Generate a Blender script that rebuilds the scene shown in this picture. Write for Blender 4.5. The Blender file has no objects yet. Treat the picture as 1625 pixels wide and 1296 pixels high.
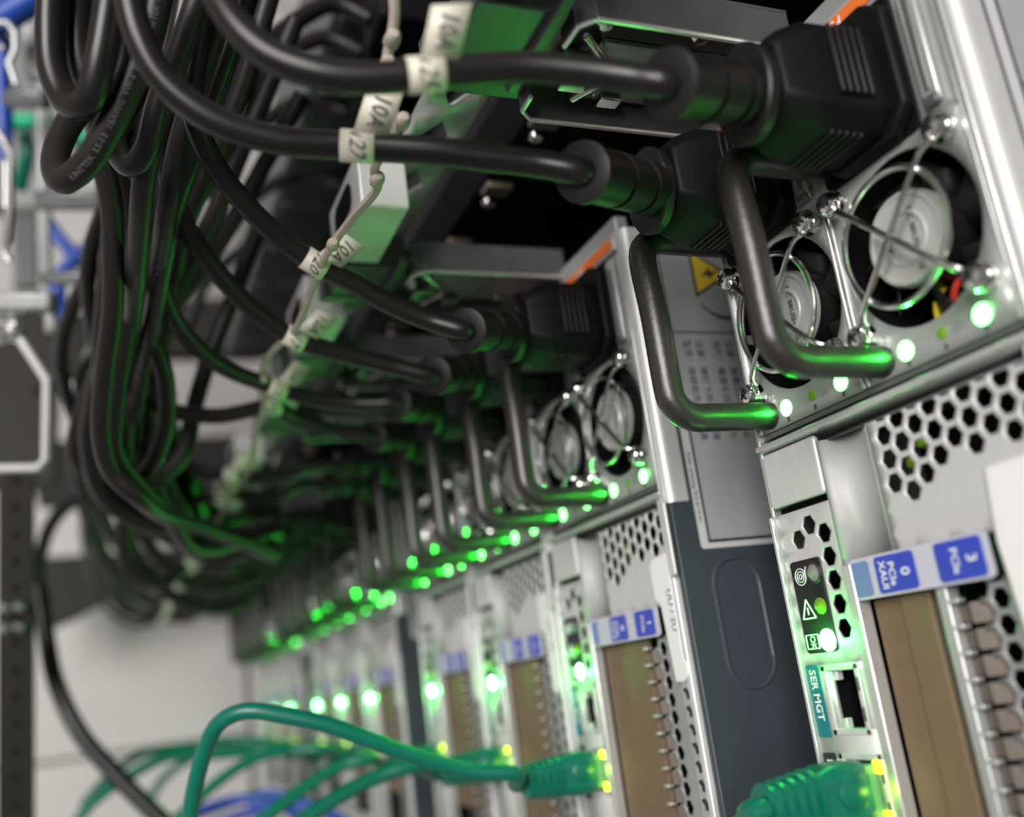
import bpy, bmesh, math, random
from mathutils import Vector, Matrix
random.seed(7)
S = 0.001            # everything below is written in millimetres
scn = bpy.context.scene
col = scn.collection
PI = math.pi

# ------------------------------------------------------------------ camera
# axes of the place: z up the rack, x across the servers' backs, y into the rack
R = Matrix(((0.12820219, 0.92172464, 0.36604355),
            (0.95569675, -0.01620859, -0.29390645),
            (-0.26496777, 0.38750608, -0.88296722)))
CAM = Vector((76.7958801, -154.90997, 137.87749392))
FPX = 1540.89
cd = bpy.data.cameras.new('camera')
cam = bpy.data.objects.new('camera', cd)
col.objects.link(cam)
rx, ry, rz = R[0], R[1], R[2]
M = Matrix(((rx[0], -ry[0], -rz[0], CAM[0] * S),
            (rx[1], -ry[1], -rz[1], CAM[1] * S),
            (rx[2], -ry[2], -rz[2], CAM[2] * S),
            (0, 0, 0, 1)))
cam.matrix_world = M
cd.sensor_fit = 'HORIZONTAL'
cd.sensor_width = 36.0
cd.lens = FPX / 1625 * 36.0
cd.clip_start = 0.005
cd.clip_end = 30
cd.dof.use_dof = True
cd.dof.focus_distance = 0.243
cd.dof.aperture_fstop = 6.6
scn.camera = cam

# ------------------------------------------------------------------ light
world = bpy.data.worlds.new('room_light')
scn.world = world
world.use_nodes = True
bg = world.node_tree.nodes['Background']
bg.inputs[0].default_value = (1.0, 0.97, 0.93, 1)
bg.inputs[1].default_value = 0.155
scn.view_settings.view_transform = 'Standard'
scn.view_settings.look = 'None'
scn.view_settings.gamma = 1
scn.view_settings.exposure = 0.0


def area_light(name, loc, target, sx, sy, power, color=(1, 1, 1)):
    ld = bpy.data.lights.new(name, 'AREA')
    ld.shape = 'RECTANGLE'
    ld.size = sx
    ld.size_y = sy
    ld.energy = power
    ld.color = color
    o = bpy.data.objects.new(name, ld)
    o.location = loc
    o.rotation_euler = (Vector(target) - Vector(loc)).to_track_quat('-Z', 'Y').to_euler()
    col.objects.link(o)
    return o


area_light('aisle_ceiling_light', (-0.25, -1.0, 1.5), (0.0, 0.0, -0.2), 1.2, 0.30, 26, (1, 0.97, 0.93))
area_light('aisle_far_ceiling_light', (-0.5, -1.5, 1.3), (0.05, 0.0, -1.3), 0.9, 0.5, 30, (1, 0.97, 0.95))

# ------------------------------------------------------------------ materials
MAT = {}


def mat(name, color, rough=0.5, metal=0.0, emit=0.0, noise=0.0, nscale=60, bump=0.0, spec=0.5, stretch=None, coat=0.0,
        alpha=1.0, trans=0.0):
    m = bpy.data.materials.new(name)
    m.use_nodes = True
    nt = m.node_tree
    b = nt.nodes['Principled BSDF']
    b.inputs['Base Color'].default_value = (*color, 1)
    b.inputs['Roughness'].default_value = rough
    b.inputs['Metallic'].default_value = metal
    b.inputs['Specular IOR Level'].default_value = spec
    if coat:
        b.inputs['Coat Weight'].default_value = coat
    if alpha < 1:
        b.inputs['Alpha'].default_value = alpha
    if trans:
        b.inputs['Transmission Weight'].default_value = trans
    if emit:
        b.inputs['Emission Color'].default_value = (*color, 1)
        b.inputs['Emission Strength'].default_value = emit
    if noise or bump:
        tc = nt.nodes.new('ShaderNodeTexCoord')
        mp = nt.nodes.new('ShaderNodeMapping')
        nt.links.new(tc.outputs['Object'], mp.inputs[0])
        sc_ = stretch or (1, 1, 1)
        mp.inputs['Scale'].default_value = sc_
        nz = nt.nodes.new('ShaderNodeTexNoise')
        nz.inputs['Scale'].default_value = nscale
        nz.inputs['Detail'].default_value = 4
        nt.links.new(mp.outputs[0], nz.inputs['Vector'])
        if noise:
            mx = nt.nodes.new('ShaderNodeMix')
            mx.data_type = 'RGBA'
            mx.inputs[6].default_value = (*[c * (1 - noise) for c in color], 1)
            mx.inputs[7].default_value = (*[min(1, c * (1 + noise)) for c in color], 1)
            nt.links.new(nz.outputs[0], mx.inputs[0])
            nt.links.new(mx.outputs[2], b.inputs['Base Color'])
        if bump:
            bp = nt.nodes.new('ShaderNodeBump')
            bp.inputs['Strength'].default_value = bump
            bp.inputs['Distance'].default_value = 0.0003
            nt.links.new(nz.outputs[0], bp.inputs['Height'])
            nt.links.new(bp.outputs[0], b.inputs['Normal'])
    MAT[name] = m
    return m


mat('steel', (0.52, 0.53, 0.52), 0.38, 0.55, noise=0.12, nscale=250)
mat('steel_bright', (0.66, 0.67, 0.66), 0.3, 0.65, noise=0.1, nscale=300)
mat('steel_gray', (0.40, 0.41, 0.41), 0.42, 0.5, noise=0.15, nscale=200)
mat('steel_dull', (0.17, 0.18, 0.18), 0.4, 0.6, noise=0.2, nscale=120)
mat('link_dark', (0.08, 0.09, 0.09), 0.35, 0.5, noise=0.3, nscale=90)
mat('satin_steel', (0.46, 0.46, 0.455), 0.62, 0.15, noise=0.1, nscale=200)
mat('io_steel', (0.62, 0.62, 0.61), 0.42, 0.3, noise=0.08, nscale=400, bump=0.15)
mat('zinc', (0.66, 0.66, 0.65), 0.42, 0.35, noise=0.1, nscale=80, stretch=(1, 1, 6))
mat('chrome', (0.86, 0.85, 0.83), 0.12, 1.0)
mat('chrome_soft', (0.75, 0.75, 0.75), 0.22, 1.0)
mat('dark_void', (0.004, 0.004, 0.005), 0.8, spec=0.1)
mat('black_metal', (0.008, 0.009, 0.012), 0.6, 0.0, spec=0.2, noise=0.3, nscale=40)
mat('cover_blue', (0.058, 0.072, 0.087), 0.42, 0.25, noise=0.1, nscale=700, bump=0.1)
mat('label_gray', (0.36, 0.36, 0.37), 0.45)
mat('label_light', (0.55, 0.55, 0.56), 0.45)
mat('ink', (0.02, 0.02, 0.025), 0.5)
mat('ink_soft', (0.08, 0.08, 0.09), 0.5)
mat('ink_gray', (0.12, 0.12, 0.12), 0.5)
mat('white_ink', (0.8, 0.82, 0.84), 0.5)
mat('yellow', (0.75, 0.55, 0.03), 0.45)
mat('orange', (0.80, 0.17, 0.025), 0.5)
mat('label_blue', (0.03, 0.06, 0.46), 0.35)
mat('label_blue_pale', (0.16, 0.22, 0.46), 0.35)
mat('label_clear', (0.52, 0.53, 0.60), 0.3)
mat('teal_label', (0.0, 0.17, 0.21), 0.4)
mat('white_plastic', (0.80, 0.80, 0.79), 0.4)
mat('brown_card', (0.165, 0.112, 0.066), 0.75, noise=0.12, nscale=300)
mat('brown_metal', (0.13, 0.105, 0.085), 0.5, 0.3, noise=0.25, nscale=300)
mat('handle_black', (0.022, 0.0185, 0.017), 0.36, spec=0.75, noise=0.15, nscale=900, bump=0.25)
mat('rubber', (0.009, 0.008, 0.0075), 0.45, spec=0.35)
mat('cord_black', (0.011, 0.0095, 0.009), 0.33, spec=0.4, noise=0.15, nscale=60)
mat('cord_worn', (0.013, 0.011, 0.0105), 0.42, spec=0.35, noise=0.2, nscale=60)
mat('plug_black', (0.004, 0.004, 0.004), 0.55, spec=0.2, bump=0.1, nscale=800)
mat('fan_hub', (0.52, 0.52, 0.50), 0.35, 0.3, noise=0.15, nscale=150)
mat('fan_blade', (0.01, 0.01, 0.011), 0.4)
mat('tag_cream', (0.66, 0.62, 0.52), 0.4, noise=0.08, nscale=200)
mat('twine', (0.42, 0.36, 0.30), 0.8, noise=0.25, nscale=300)
mat('net_green', (0.0, 0.135, 0.088), 0.35, noise=0.1, nscale=80)
mat('net_green_pale', (0.0, 0.42, 0.2), 0.4)
mat('net_blue', (0.01, 0.06, 0.38), 0.4)
mat('clear_green', (0.12, 0.3, 0.16), 0.3)
mat('wire_yellow', (0.7, 0.5, 0.02), 0.4)
mat('wire_red', (0.45, 0.03, 0.02), 0.4)
mat('floor_tile', (0.70, 0.68, 0.66), 0.32, noise=0.06, nscale=6)
mat('tile_joint', (0.2, 0.18, 0.17), 0.7)
mat('wall_paint', (0.62, 0.60, 0.58), 0.6, noise=0.05, nscale=3)
mat('brown_beam', (0.013, 0.010, 0.008), 0.6, noise=0.2, nscale=20)
mat('pdu_gray', (0.10, 0.12, 0.115), 0.45, 0.2, noise=0.2, nscale=25)
mat('led_green', (0.11, 1.0, 0.13), 0.3, emit=13)
mat('led_white_green', (0.42, 1.0, 0.6), 0.3, emit=18)
mat('led_yellow', (0.70, 1.0, 0.02), 0.3, emit=3.5)
mat('led_amber_lit', (1.0, 0.45, 0.05), 0.3, emit=3)
mat('led_off', (0.16, 0.34, 0.02), 0.3)
mat('led_grey', (0.22, 0.22, 0.20), 0.3)
mat('led_bezel', (0.012, 0.012, 0.012), 0.45, spec=0.3)

# ------------------------------------------------------------------ mesh helpers
ORG = [Vector((0, 0, 0))]


class MB:
    def __init__(s):
        s.v = []
        s.f = []

    def add(s, vs, fs):
        n = len(s.v)
        s.v += [Vector(v) for v in vs]
        s.f += [[i + n for i in f] for f in fs]
        return s

    def box(s, x0, x1, y0, y1, z0, z1):
        vs = [(x, y, z) for x in (x0, x1) for y in (y0, y1) for z in (z0, z1)]
        return s.add(vs, [(0, 1, 3, 2), (4, 6, 7, 5), (0, 4, 5, 1), (2, 3, 7, 6), (0, 2, 6, 4), (1, 5, 7, 3)])

    def prism(s, pts, axis, a, b):
        """pts: 2D polygon in the other two axes (in x,y,z order), extruded along axis from a to b"""
        def mk(p, t):
            if axis == 'x': return (t, p[0], p[1])
            if axis == 'y': return (p[0], t, p[1])
            return (p[0], p[1], t)
        n = len(pts)
        vs = [mk(p, a) for p in pts] + [mk(p, b) for p in pts]
        fs = [list(range(n))[::-1], list(range(n, 2 * n))]
        fs += [(i, (i + 1) % n, n + (i + 1) % n, n + i) for i in range(n)]
        return s.add(vs, fs)

    def rprism(s, u0, u1, w0, w1, r, axis, a, b, n=5):
        pts = []
        for cx, cy, t0 in ((u1 - r, w1 - r, 0), (u0 + r, w1 - r, PI / 2), (u0 + r, w0 + r, PI), (u1 - r, w0 + r, 1.5 * PI)):
            for i in range(n + 1):
                t = t0 + i / n * PI / 2
                pts.append((cx + r * math.cos(t), cy + r * math.sin(t)))
        return s.prism(pts, axis, a, b)

    def frame(s, d):
        d = d.normalized()
        u = d.orthogonal().normalized()
        return u, d.cross(u)

    def lathe(s, p0, d, prof, n=24, caps=True, sx=1.0, sy=1.0, up=None):
        """prof: (distance along d, radius)"""
        p0, d = Vector(p0), Vector(d).normalized()
        u, w = s.frame(d)
        if up is not None:
            u = (Vector(up) - d * d.dot(Vector(up))).normalized()
            w = d.cross(u)
        vs, fs = [], []
        for t, r in prof:
            for i in range(n):
                a = 2 * PI * i / n
                vs.append(p0 + d * t + u * (r * sx * math.cos(a)) + w * (r * sy * math.sin(a)))
        for k in range(len(prof) - 1):
            for i in range(n):
                j = (i + 1) % n
                fs.append((k * n + i, k * n + j, (k + 1) * n + j, (k + 1) * n + i))
        if caps:
            fs.append(tuple(range(n))[::-1])
            fs.append(tuple((len(prof) - 1) * n + i for i in range(n)))
        return s.add(vs, fs)

    def tube(s, pts, r, n=12, cap=True):
        pts = [Vector(p) for p in pts]
        m = len(pts)
        T = []
        for i in range(m):
            T.append((pts[min(i + 1, m - 1)] - pts[max(i - 1, 0)]).normalized())
        u = T[0].orthogonal().normalized()
        vs, fs = [], []
        for i in range(m):
            u = (u - T[i] * u.dot(T[i]))
            u = u.normalized() if u.length > 1e-6 else T[i].orthogonal().normalized()
            w = T[i].cross(u)
            rr = r[i] if isinstance(r, (list, tuple)) else r
            for k in range(n):
                a = 2 * PI * k / n
                vs.append(pts[i] + u * (rr * math.cos(a)) + w * (rr * math.sin(a)))
        for i in range(m - 1):
            for k in range(n):
                j = (k + 1) % n
                fs.append((i * n + k, i * n + j, (i + 1) * n + j, (i + 1) * n + k))
        if cap:
            fs.append(tuple(range(n))[::-1])
            fs.append(tuple((m - 1) * n + k for k in range(n)))
        return s.add(vs, fs)

    def ring(s, c, R_, r, axis='y', n=48, m=8):
        c = Vector(c)
        e = {'y': (Vector((1, 0, 0)), Vector((0, 0, 1))), 'z': (Vector((1, 0, 0)), Vector((0, 1, 0))),
             'x': (Vector((0, 1, 0)), Vector((0, 0, 1)))}[axis]
        ax = e[0].cross(e[1])
        vs, fs = [], []
        for i in range(n):
            a = 2 * PI * i / n
            d = e[0] * math.cos(a) + e[1] * math.sin(a)
            for k in range(m):
                b = 2 * PI * k / m
                vs.append(c + d * (R_ + r * math.cos(b)) + ax * (r * math.sin(b)))
        for i in range(n):
            for k in range(m):
                fs.append((i * m + k, ((i + 1) % n) * m + k, ((i + 1) % n) * m + (k + 1) % m, i * m + (k + 1) % m))
        return s.add(vs, fs)

    def build(s, name, m, parent=None, smooth=True, bevel=0, solid=0, seg=2, weld=False):
        me = bpy.data.meshes.new(name)
        o_ = ORG[0]
        me.from_pydata([(v - o_) * S for v in s.v], [], s.f)
        bm = bmesh.new()
        bm.from_mesh(me)
        if weld:
            bmesh.ops.remove_doubles(bm, verts=bm.verts, dist=2e-6)
        bmesh.ops.recalc_face_normals(bm, faces=bm.faces)
        if smooth:
            for f in bm.faces: f.smooth = True
            for e in bm.edges:
                if len(e.link_faces) == 2 and e.calc_face_angle(0) > 0.6: e.smooth = False
        bm.to_mesh(me)
        bm.free()
        me.materials.append(MAT[m])
        o = bpy.data.objects.new(name, me)
        col.objects.link(o)
        if parent: o.parent = parent
        if solid:
            md = o.modifiers.new('s', 'SOLIDIFY')
            md.thickness = solid * S
            md.offset = 0
        if bevel:
            md = o.modifiers.new('b', 'BEVEL')
            md.width = bevel * S
            md.segments = seg
            md.limit_method = 'ANGLE'
            md.angle_limit = 0.6
        return o


def text_mb(body, x, y, z, size, rdir, udir, thick=0.06, align='LEFT', bold=0.0, sx=1.0):
    """flat lettering as a thin mesh: rdir = reading direction, udir = up of the letters"""
    cu = bpy.data.curves.new('t', 'FONT')
    cu.body = body
    cu.size = size
    cu.align_x = align
    cu.align_y = 'CENTER'
    cu.offset = bold
    cu.resolution_u = 2
    to = bpy.data.objects.new('t', cu)
    col.objects.link(to)
    bpy.context.view_layer.update()
    me = bpy.data.meshes.new_from_object(to.evaluated_get(bpy.context.evaluated_depsgraph_get()))
    r_, u_ = Vector(rdir), Vector(udir)
    n_ = r_.cross(u_)
    P = Vector((x, y, z))
    mb = MB()
    vs = [P + r_ * (v.co.x * sx) + u_ * v.co.y + n_ * thick for v in me.vertices]
    mb.add(vs, [tuple(p.vertices) for p in me.polygons])
    bpy.data.objects.remove(to)
    bpy.data.curves.remove(cu)
    bpy.data.meshes.remove(me)
    return mb


def clip(poly, x0, x1, z0, z1):
    def cut(p, ins, inter):
        out = []
        for i in range(len(p)):
            a, b = p[i], p[(i + 1) % len(p)]
            ia, ib = ins(a), ins(b)
            if ia: out.append(a)
            if ia != ib: out.append(inter(a, b))
        return out
    def lx(c): return lambda a, b: (c, a[1] + (b[1] - a[1]) * (c - a[0]) / (b[0] - a[0]))
    def lz(c): return lambda a, b: (a[0] + (b[0] - a[0]) * (c - a[1]) / (b[1] - a[1]), c)
    for ins, it in ((lambda a: a[0] >= x0, lx(x0)), (lambda a: a[0] <= x1, lx(x1)),
                    (lambda a: a[1] >= z0, lz(z0)), (lambda a: a[1] <= z1, lz(z1))):
        if poly: poly = cut(poly, ins, it)
    return poly


def hexplate(mb, x0, x1, z0, z1, y, ax, az, P, rh, is_open):
    """honeycomb sheet in the plane y: hexagon neighbours along x at pitch P; a real hole where is_open(x, z)"""
    ro = P / math.sqrt(3)
    cz = P * math.sqrt(3) / 2
    k0, k1 = int((z0 - az) / cz) - 2, int((z1 - az) / cz) + 2
    for k in range(k0, k1 + 1):
        zc = az + k * cz
        xo = ax + (P / 2 if k % 2 else 0)
        for j in range(int((x0 - xo) / P) - 2, int((x1 - xo) / P) + 3):
            xc = xo + j * P
            H = lambda r: [(xc + r * math.sin(PI / 6 + i * PI / 3), zc + r * math.cos(PI / 6 + i * PI / 3)) for i in range(6)]
            O, I = [(xc + ro * math.cos(PI / 6 + i * PI / 3), zc + ro * math.sin(PI / 6 + i * PI / 3)) for i in range(6)], None
            if is_open(xc, zc):
                I = [(xc + rh * math.cos(PI / 6 + i * PI / 3), zc + rh * math.sin(PI / 6 + i * PI / 3)) for i in range(6)]
                polys = [[O[i], O[(i + 1) % 6], I[(i + 1) % 6], I[i]] for i in range(6)]
            else:
                polys = [O]
            for p in polys:
                q = clip(p, x0, x1, z0, z1)
                if len(q) >= 3:
                    mb.add([(a, y, b) for a, b in q], [tuple(range(len(q)))])
    return mb


def holeplate(mb, x0, x1, z0, z1, y, cx, cz, r, n=48):
    """rectangle with a round hole"""
    an = sorted([2 * PI * i / n for i in range(n)] +
                [math.atan2(b - cz, a - cx) % (2 * PI) for a in (x0, x1) for b in (z0, z1)])
    I, O = [], []
    for a in an:
        c, s_ = math.cos(a), math.sin(a)
        I.append((cx + r * c, y, cz + r * s_))
        t = min([((x1 if c > 0 else x0) - cx) / c if abs(c) > 1e-9 else 1e9,
                 ((z1 if s_ > 0 else z0) - cz) / s_ if abs(s_) > 1e-9 else 1e9])
        O.append((cx + t * c, y, cz + t * s_))
    m = len(an)
    mb.add(I + O, [(i, (i + 1) % m, m + (i + 1) % m, m + i) for i in range(m)])
    return mb


def smooth_path(pts, k=7):
    pts = [Vector(p) for p in pts]
    P = [pts[0] * 2 - pts[1]] + pts + [pts[-1] * 2 - pts[-2]]
    out = []
    for i in range(1, len(P) - 2):
        a, b, c, d = P[i - 1:i + 3]
        for j in range(k):
            t = j / k
            out.append(0.5 * ((2 * b) + (c - a) * t + (2 * a - 5 * b + 4 * c - d) * t * t + (3 * b - a - 3 * c + d) * t ** 3))
    out.append(pts[-1])
    return out


def at(px, py, depth):
    """a point of the place from where it stands in the photo and how far away it is (mm)"""
    q = Vector(((px - 812.5) / FPX * depth, (py - 648) / FPX * depth, depth))
    return R.transposed() @ q + CAM


def seen(P):
    q = R @ (Vector(P) - CAM)
    return (FPX * q[0] / q[2] + 812.5, FPX * q[1] / q[2] + 648, q[2])


def thing(name, loc, label, cat, group=None):
    o = bpy.data.objects.new(name, None)
    o.location = Vector(loc) * S
    o.empty_display_size = 0.01
    col.objects.link(o)
    tag(o, label, cat, group)
    return o


def tag(o, label, cat, group=None):
    o['label'] = label
    o['category'] = cat
    if group: o['group'] = group
    return o


def structure(o):
    o['kind'] = 'structure'
    return o


def copy_tree(o, parent=None):
    c = o.copy()
    col.objects.link(c)
    c.parent = parent
    for ch in list(o.children):
        copy_tree(ch, c)
    return c


def lamp(name, loc, power, color, parent, radius=1.2):
    ld = bpy.data.lights.new(name, 'POINT')
    ld.energy = power
    ld.color = color
    ld.shadow_soft_size = radius * S
    o = bpy.data.objects.new(name, ld)
    o.location = (Vector(loc) - ORG[0]) * S
    col.objects.link(o)
    if parent: o.parent = parent
    return o


def spot(name, loc, power, color, parent, radius=0.9):
    """the forward beam of a small lens"""
    o = lamp(name, loc, power, color, parent, radius)
    e = o.data.energy
    ld = bpy.data.lights.new(name, 'SPOT')
    ld.energy = power
    ld.color = color
    ld.shadow_soft_size = radius * S
    ld.spot_size = 2.9
    ld.spot_blend = 0.35
    old = o.data
    n = bpy.data.objects.new(name, ld)
    n.location = o.location
    n.rotation_euler = (-PI / 2, 0, 0)
    col.objects.link(n)
    n.parent = parent
    bpy.data.objects.remove(o)
    bpy.data.lights.remove(old)
    return n


# ------------------------------------------------------------------ one power supply of a server
LEDP = 0.011


def power_supply(root, zc, wide, n_, variant):
    """zc: centre of the fan; wide: half width of the face plate"""
    f = MB()
    holeplate(f, -21, 26, zc - wide, zc + wide, 0.6, 0, zc, 18.6)
    f.box(-57, -21, 0.2, 1.0, zc - wide, zc + wide)
    psu = f.build('power_supply', 'steel', root, bevel=0.0, solid=0.8)
    # folded edges of the face
    e = MB()
    e.box(-57, 26, -0.4, 3.0, zc + wide - 0.9, zc + wide)
    e.box(-57, 26, -0.4, 3.0, zc - wide, zc - wide + 0.9)
    e.build('folded_edge', 'steel_bright', psu, bevel=0.25)
    # well behind the fan and the fan itself
    w = MB()
    w.lathe((0, 1, zc), (0, 1, 0), [(0, 18.7), (16, 18.7), (16.1, 0.1)], 40, caps=False)
    w.build('fan_well', 'dark_void', psu)
    b = MB()
    for k in range(7):
        a0 = 2 * PI * k / 7 + 0.3
        pts = []
        for i in range(5):
            r = 10 + i * 1.7
            a = a0 + i * 0.06
            pts.append(((r * math.cos(a), 8.5, zc + r * math.sin(a)), (r * math.cos(a + 0.62), 3.4, zc + r * math.sin(a + 0.62))))
        vs = [p for q in pts for p in q]
        b.add(vs, [(2 * i, 2 * i + 1, 2 * i + 3, 2 * i + 2) for i in range(4)])
    b.build('fan_blades', 'fan_blade', psu, solid=0.5)
    h = MB()
    h.lathe((0, 9, zc), (0, -1, 0), [(7.6, 10.3), (9.4, 10.3), (10.2, 9.8), (10.3, 9.0), (9.9, 8.8), (9.9, 6.0), (10.25, 5.8), (10.25, 5.2), (9.8, 5.0), (9.8, 0.1)], 40)
    hub = h.build('fan_hub', 'fan_hub', psu)
    for i, (txt, rr) in enumerate((('DC 12V  BRUSHLESS', 1.2), ('40 mm FAN', -1.6))):
        t = text_mb('DC BRUSHLESS' if i == 0 else '12V', -6.0 if i == 0 else -2, -0.9, zc + (2.6 if i == 0 else -4.4), 2.1, (1, 0, 0), (0, 0, 1), bold=0.04)
        t.build('hub_printing', 'ink_soft', hub)
    MB().lathe((0, 10, zc), (0, -1, 0), [(0, 10.1), (7.7, 10.1)], 32).build('fan_rotor', 'fan_blade', psu)
    st = MB()
    for a in (0.55, 0.55 + PI / 2):
        st.box(-13, 13, 12.5, 14, zc - 1.6, zc + 1.6)
    st.box(-18.5, 18.5, 12.5, 15, zc - 1.2, zc + 1.2)
    st.build('fan_strut', 'fan_blade', psu)
    for m_, dz in (('wire_yellow', -3.2), ('wire_red', 1.4)):
        MB().tube(smooth_path([(9.5, 9, zc + dz + 1), (12, 7.5, zc + dz), (16, 7.0, zc + dz - 0.6), (20, 9, zc + dz - 1)], 4), 0.8, 8).build('fan_wire', m_, psu)
    # wire guard
    g = MB()
    g.ring((0, -4, zc), 14.2, 0.72)
    for sx_, sz_ in ((1, 1), (1, -1), (-1, 1), (-1, -1)):
        g.tube(smooth_path([(16 * sx_, -2.2, zc + 16 * sz_), (14.2 * sx_, -2.6, zc + 14.2 * sz_), (12.2 * sx_, -4.9, zc + 12.2 * sz_),
                            (6 * sx_, -5.2, zc + 6 * sz_), (0, -5.2, zc)], 4), 0.75, 8)
    g.build('fan_guard', 'chrome_soft', psu)
    for sx_ in (1, -1):
        for sz_ in (1, -1):
            c = (16 * sx_, 0, zc + 16 * sz_)
            s_ = MB()
            s_.lathe(c, (0, -1, 0), [(0, 2.3), (1.6, 2.3), (1.6, 3.1), (3.0, 3.1), (3.0, 2.4), (3.4, 2.4), (3.4, 2.9), (4.2, 2.8),
                                     (5.1, 2.2), (5.5, 1.2), (5.6, 0.1)], 18)
            sc_ = s_.build('screw', 'chrome', psu)
            r_ = MB()
            ca, sa = math.cos(0.5), math.sin(0.5)
            for w_, l_ in ((0.32, 1.35), (1.35, 0.32)):
                pts = [(c[0] + a * w_ * ca - b * l_ * sa, c[2] + a * w_ * sa + b * l_ * ca) for a, b in ((-1, -1), (1, -1), (1, 1), (-1, 1))]
                r_.prism(pts, 'y', -5.75, -5.0)
            r_.build('cross_slot', 'ink', psu)
    # inlet
    i_ = MB()
    zi = zc - 3
    i_.rprism(-54, -20, zi - 15.5, zi + 14, 2.5, 'y', -0.6, 1)
    i_.build('power_inlet', 'plug_black', psu, bevel=0.3)
    # release latch beside the inlet
    l = MB()
    l.box(-50, -22, -1.6, -0.4, zc + 13.2, zc + 17.5)
    l.build('release_latch', 'steel', psu, bevel=0.4)
    l = MB()
    l.box(-47, -25, -2.0, -1.5, zc + 14.8, zc + 16.0)
    l.box(-23.5, -21.5, -2.6, -1.0, zc + 14.2, zc + 17.4)
    l.build('latch_slot', 'steel_dull', psu, bevel=0.2)
    # handle
    zh = zc - 14.8
    if zc < -10: zh = -55.4
    pts = [(22, 0.6, zh), (22, -18, zh), (22, -21.5, zh), (20.9, -25, zh), (18.2, -27.4, zh), (14.5, -28.3, zh),
           (-4, -28.4, zh), (-17, -28.4, zh - 1), (-22.5, -27.6, zh - 1.6), (-25.2, -25.4, zh - 2), (-26.4, -22, zh - 2.2), (-26.6, -16, zh - 2.6), (-26.8, 0.6, zh - 3)]
    MB().tube(smooth_path(pts, 4), 3.5, 18).build('handle', 'handle_black', psu)
    # status lights under the fan
    for dz, kind in ((12.2, 'ok'), (2.1, 'fault'), (-8, 'ac')):
        zz = zc + dz
        lit = kind != 'fault'
        r = 2.1 if lit else 1.3
        MB().lathe((21.9, 0.5, zz), (0, -1, 0), [(0, r), (0.5, r), (0.62, r * 0.8), (0.7, 0.1)], 16).build(
            'status_light', ('led_green' if lit else 'led_off'), psu)
        if lit:
            spot('status_light_glow', (21.9, -0.7, zz), LEDP * 2.0, (0.01, 1, 0.03), psu)
        # engraved mark beside each light
        MB().box(24.2, 25.4, 0.0, 0.22, zz - 0.2, zz + 0.5).build('engraved_mark', 'ink_soft', psu)
    t = MB()
    t.prism([(19.8, zc + 5.6), (23.2, zc + 5.6), (21.5, zc + 8.2)], 'y', -0.02, 0.2)
    t.build('engraved_mark', 'steel_gray', psu)
    return psu


def stadium(x0, x1, y0, y1, n=10):
    r = (y1 - y0) / 2
    cy = (y0 + y1) / 2
    pts = [(x1 - r + r * math.sin(PI * i / n), cy + r * math.cos(PI * i / n)) for i in range(n + 1)]
    pts += [(x0 + r - r * math.sin(PI * i / n), cy - r * math.cos(PI * i / n)) for i in range(n + 1)]
    return pts


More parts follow.
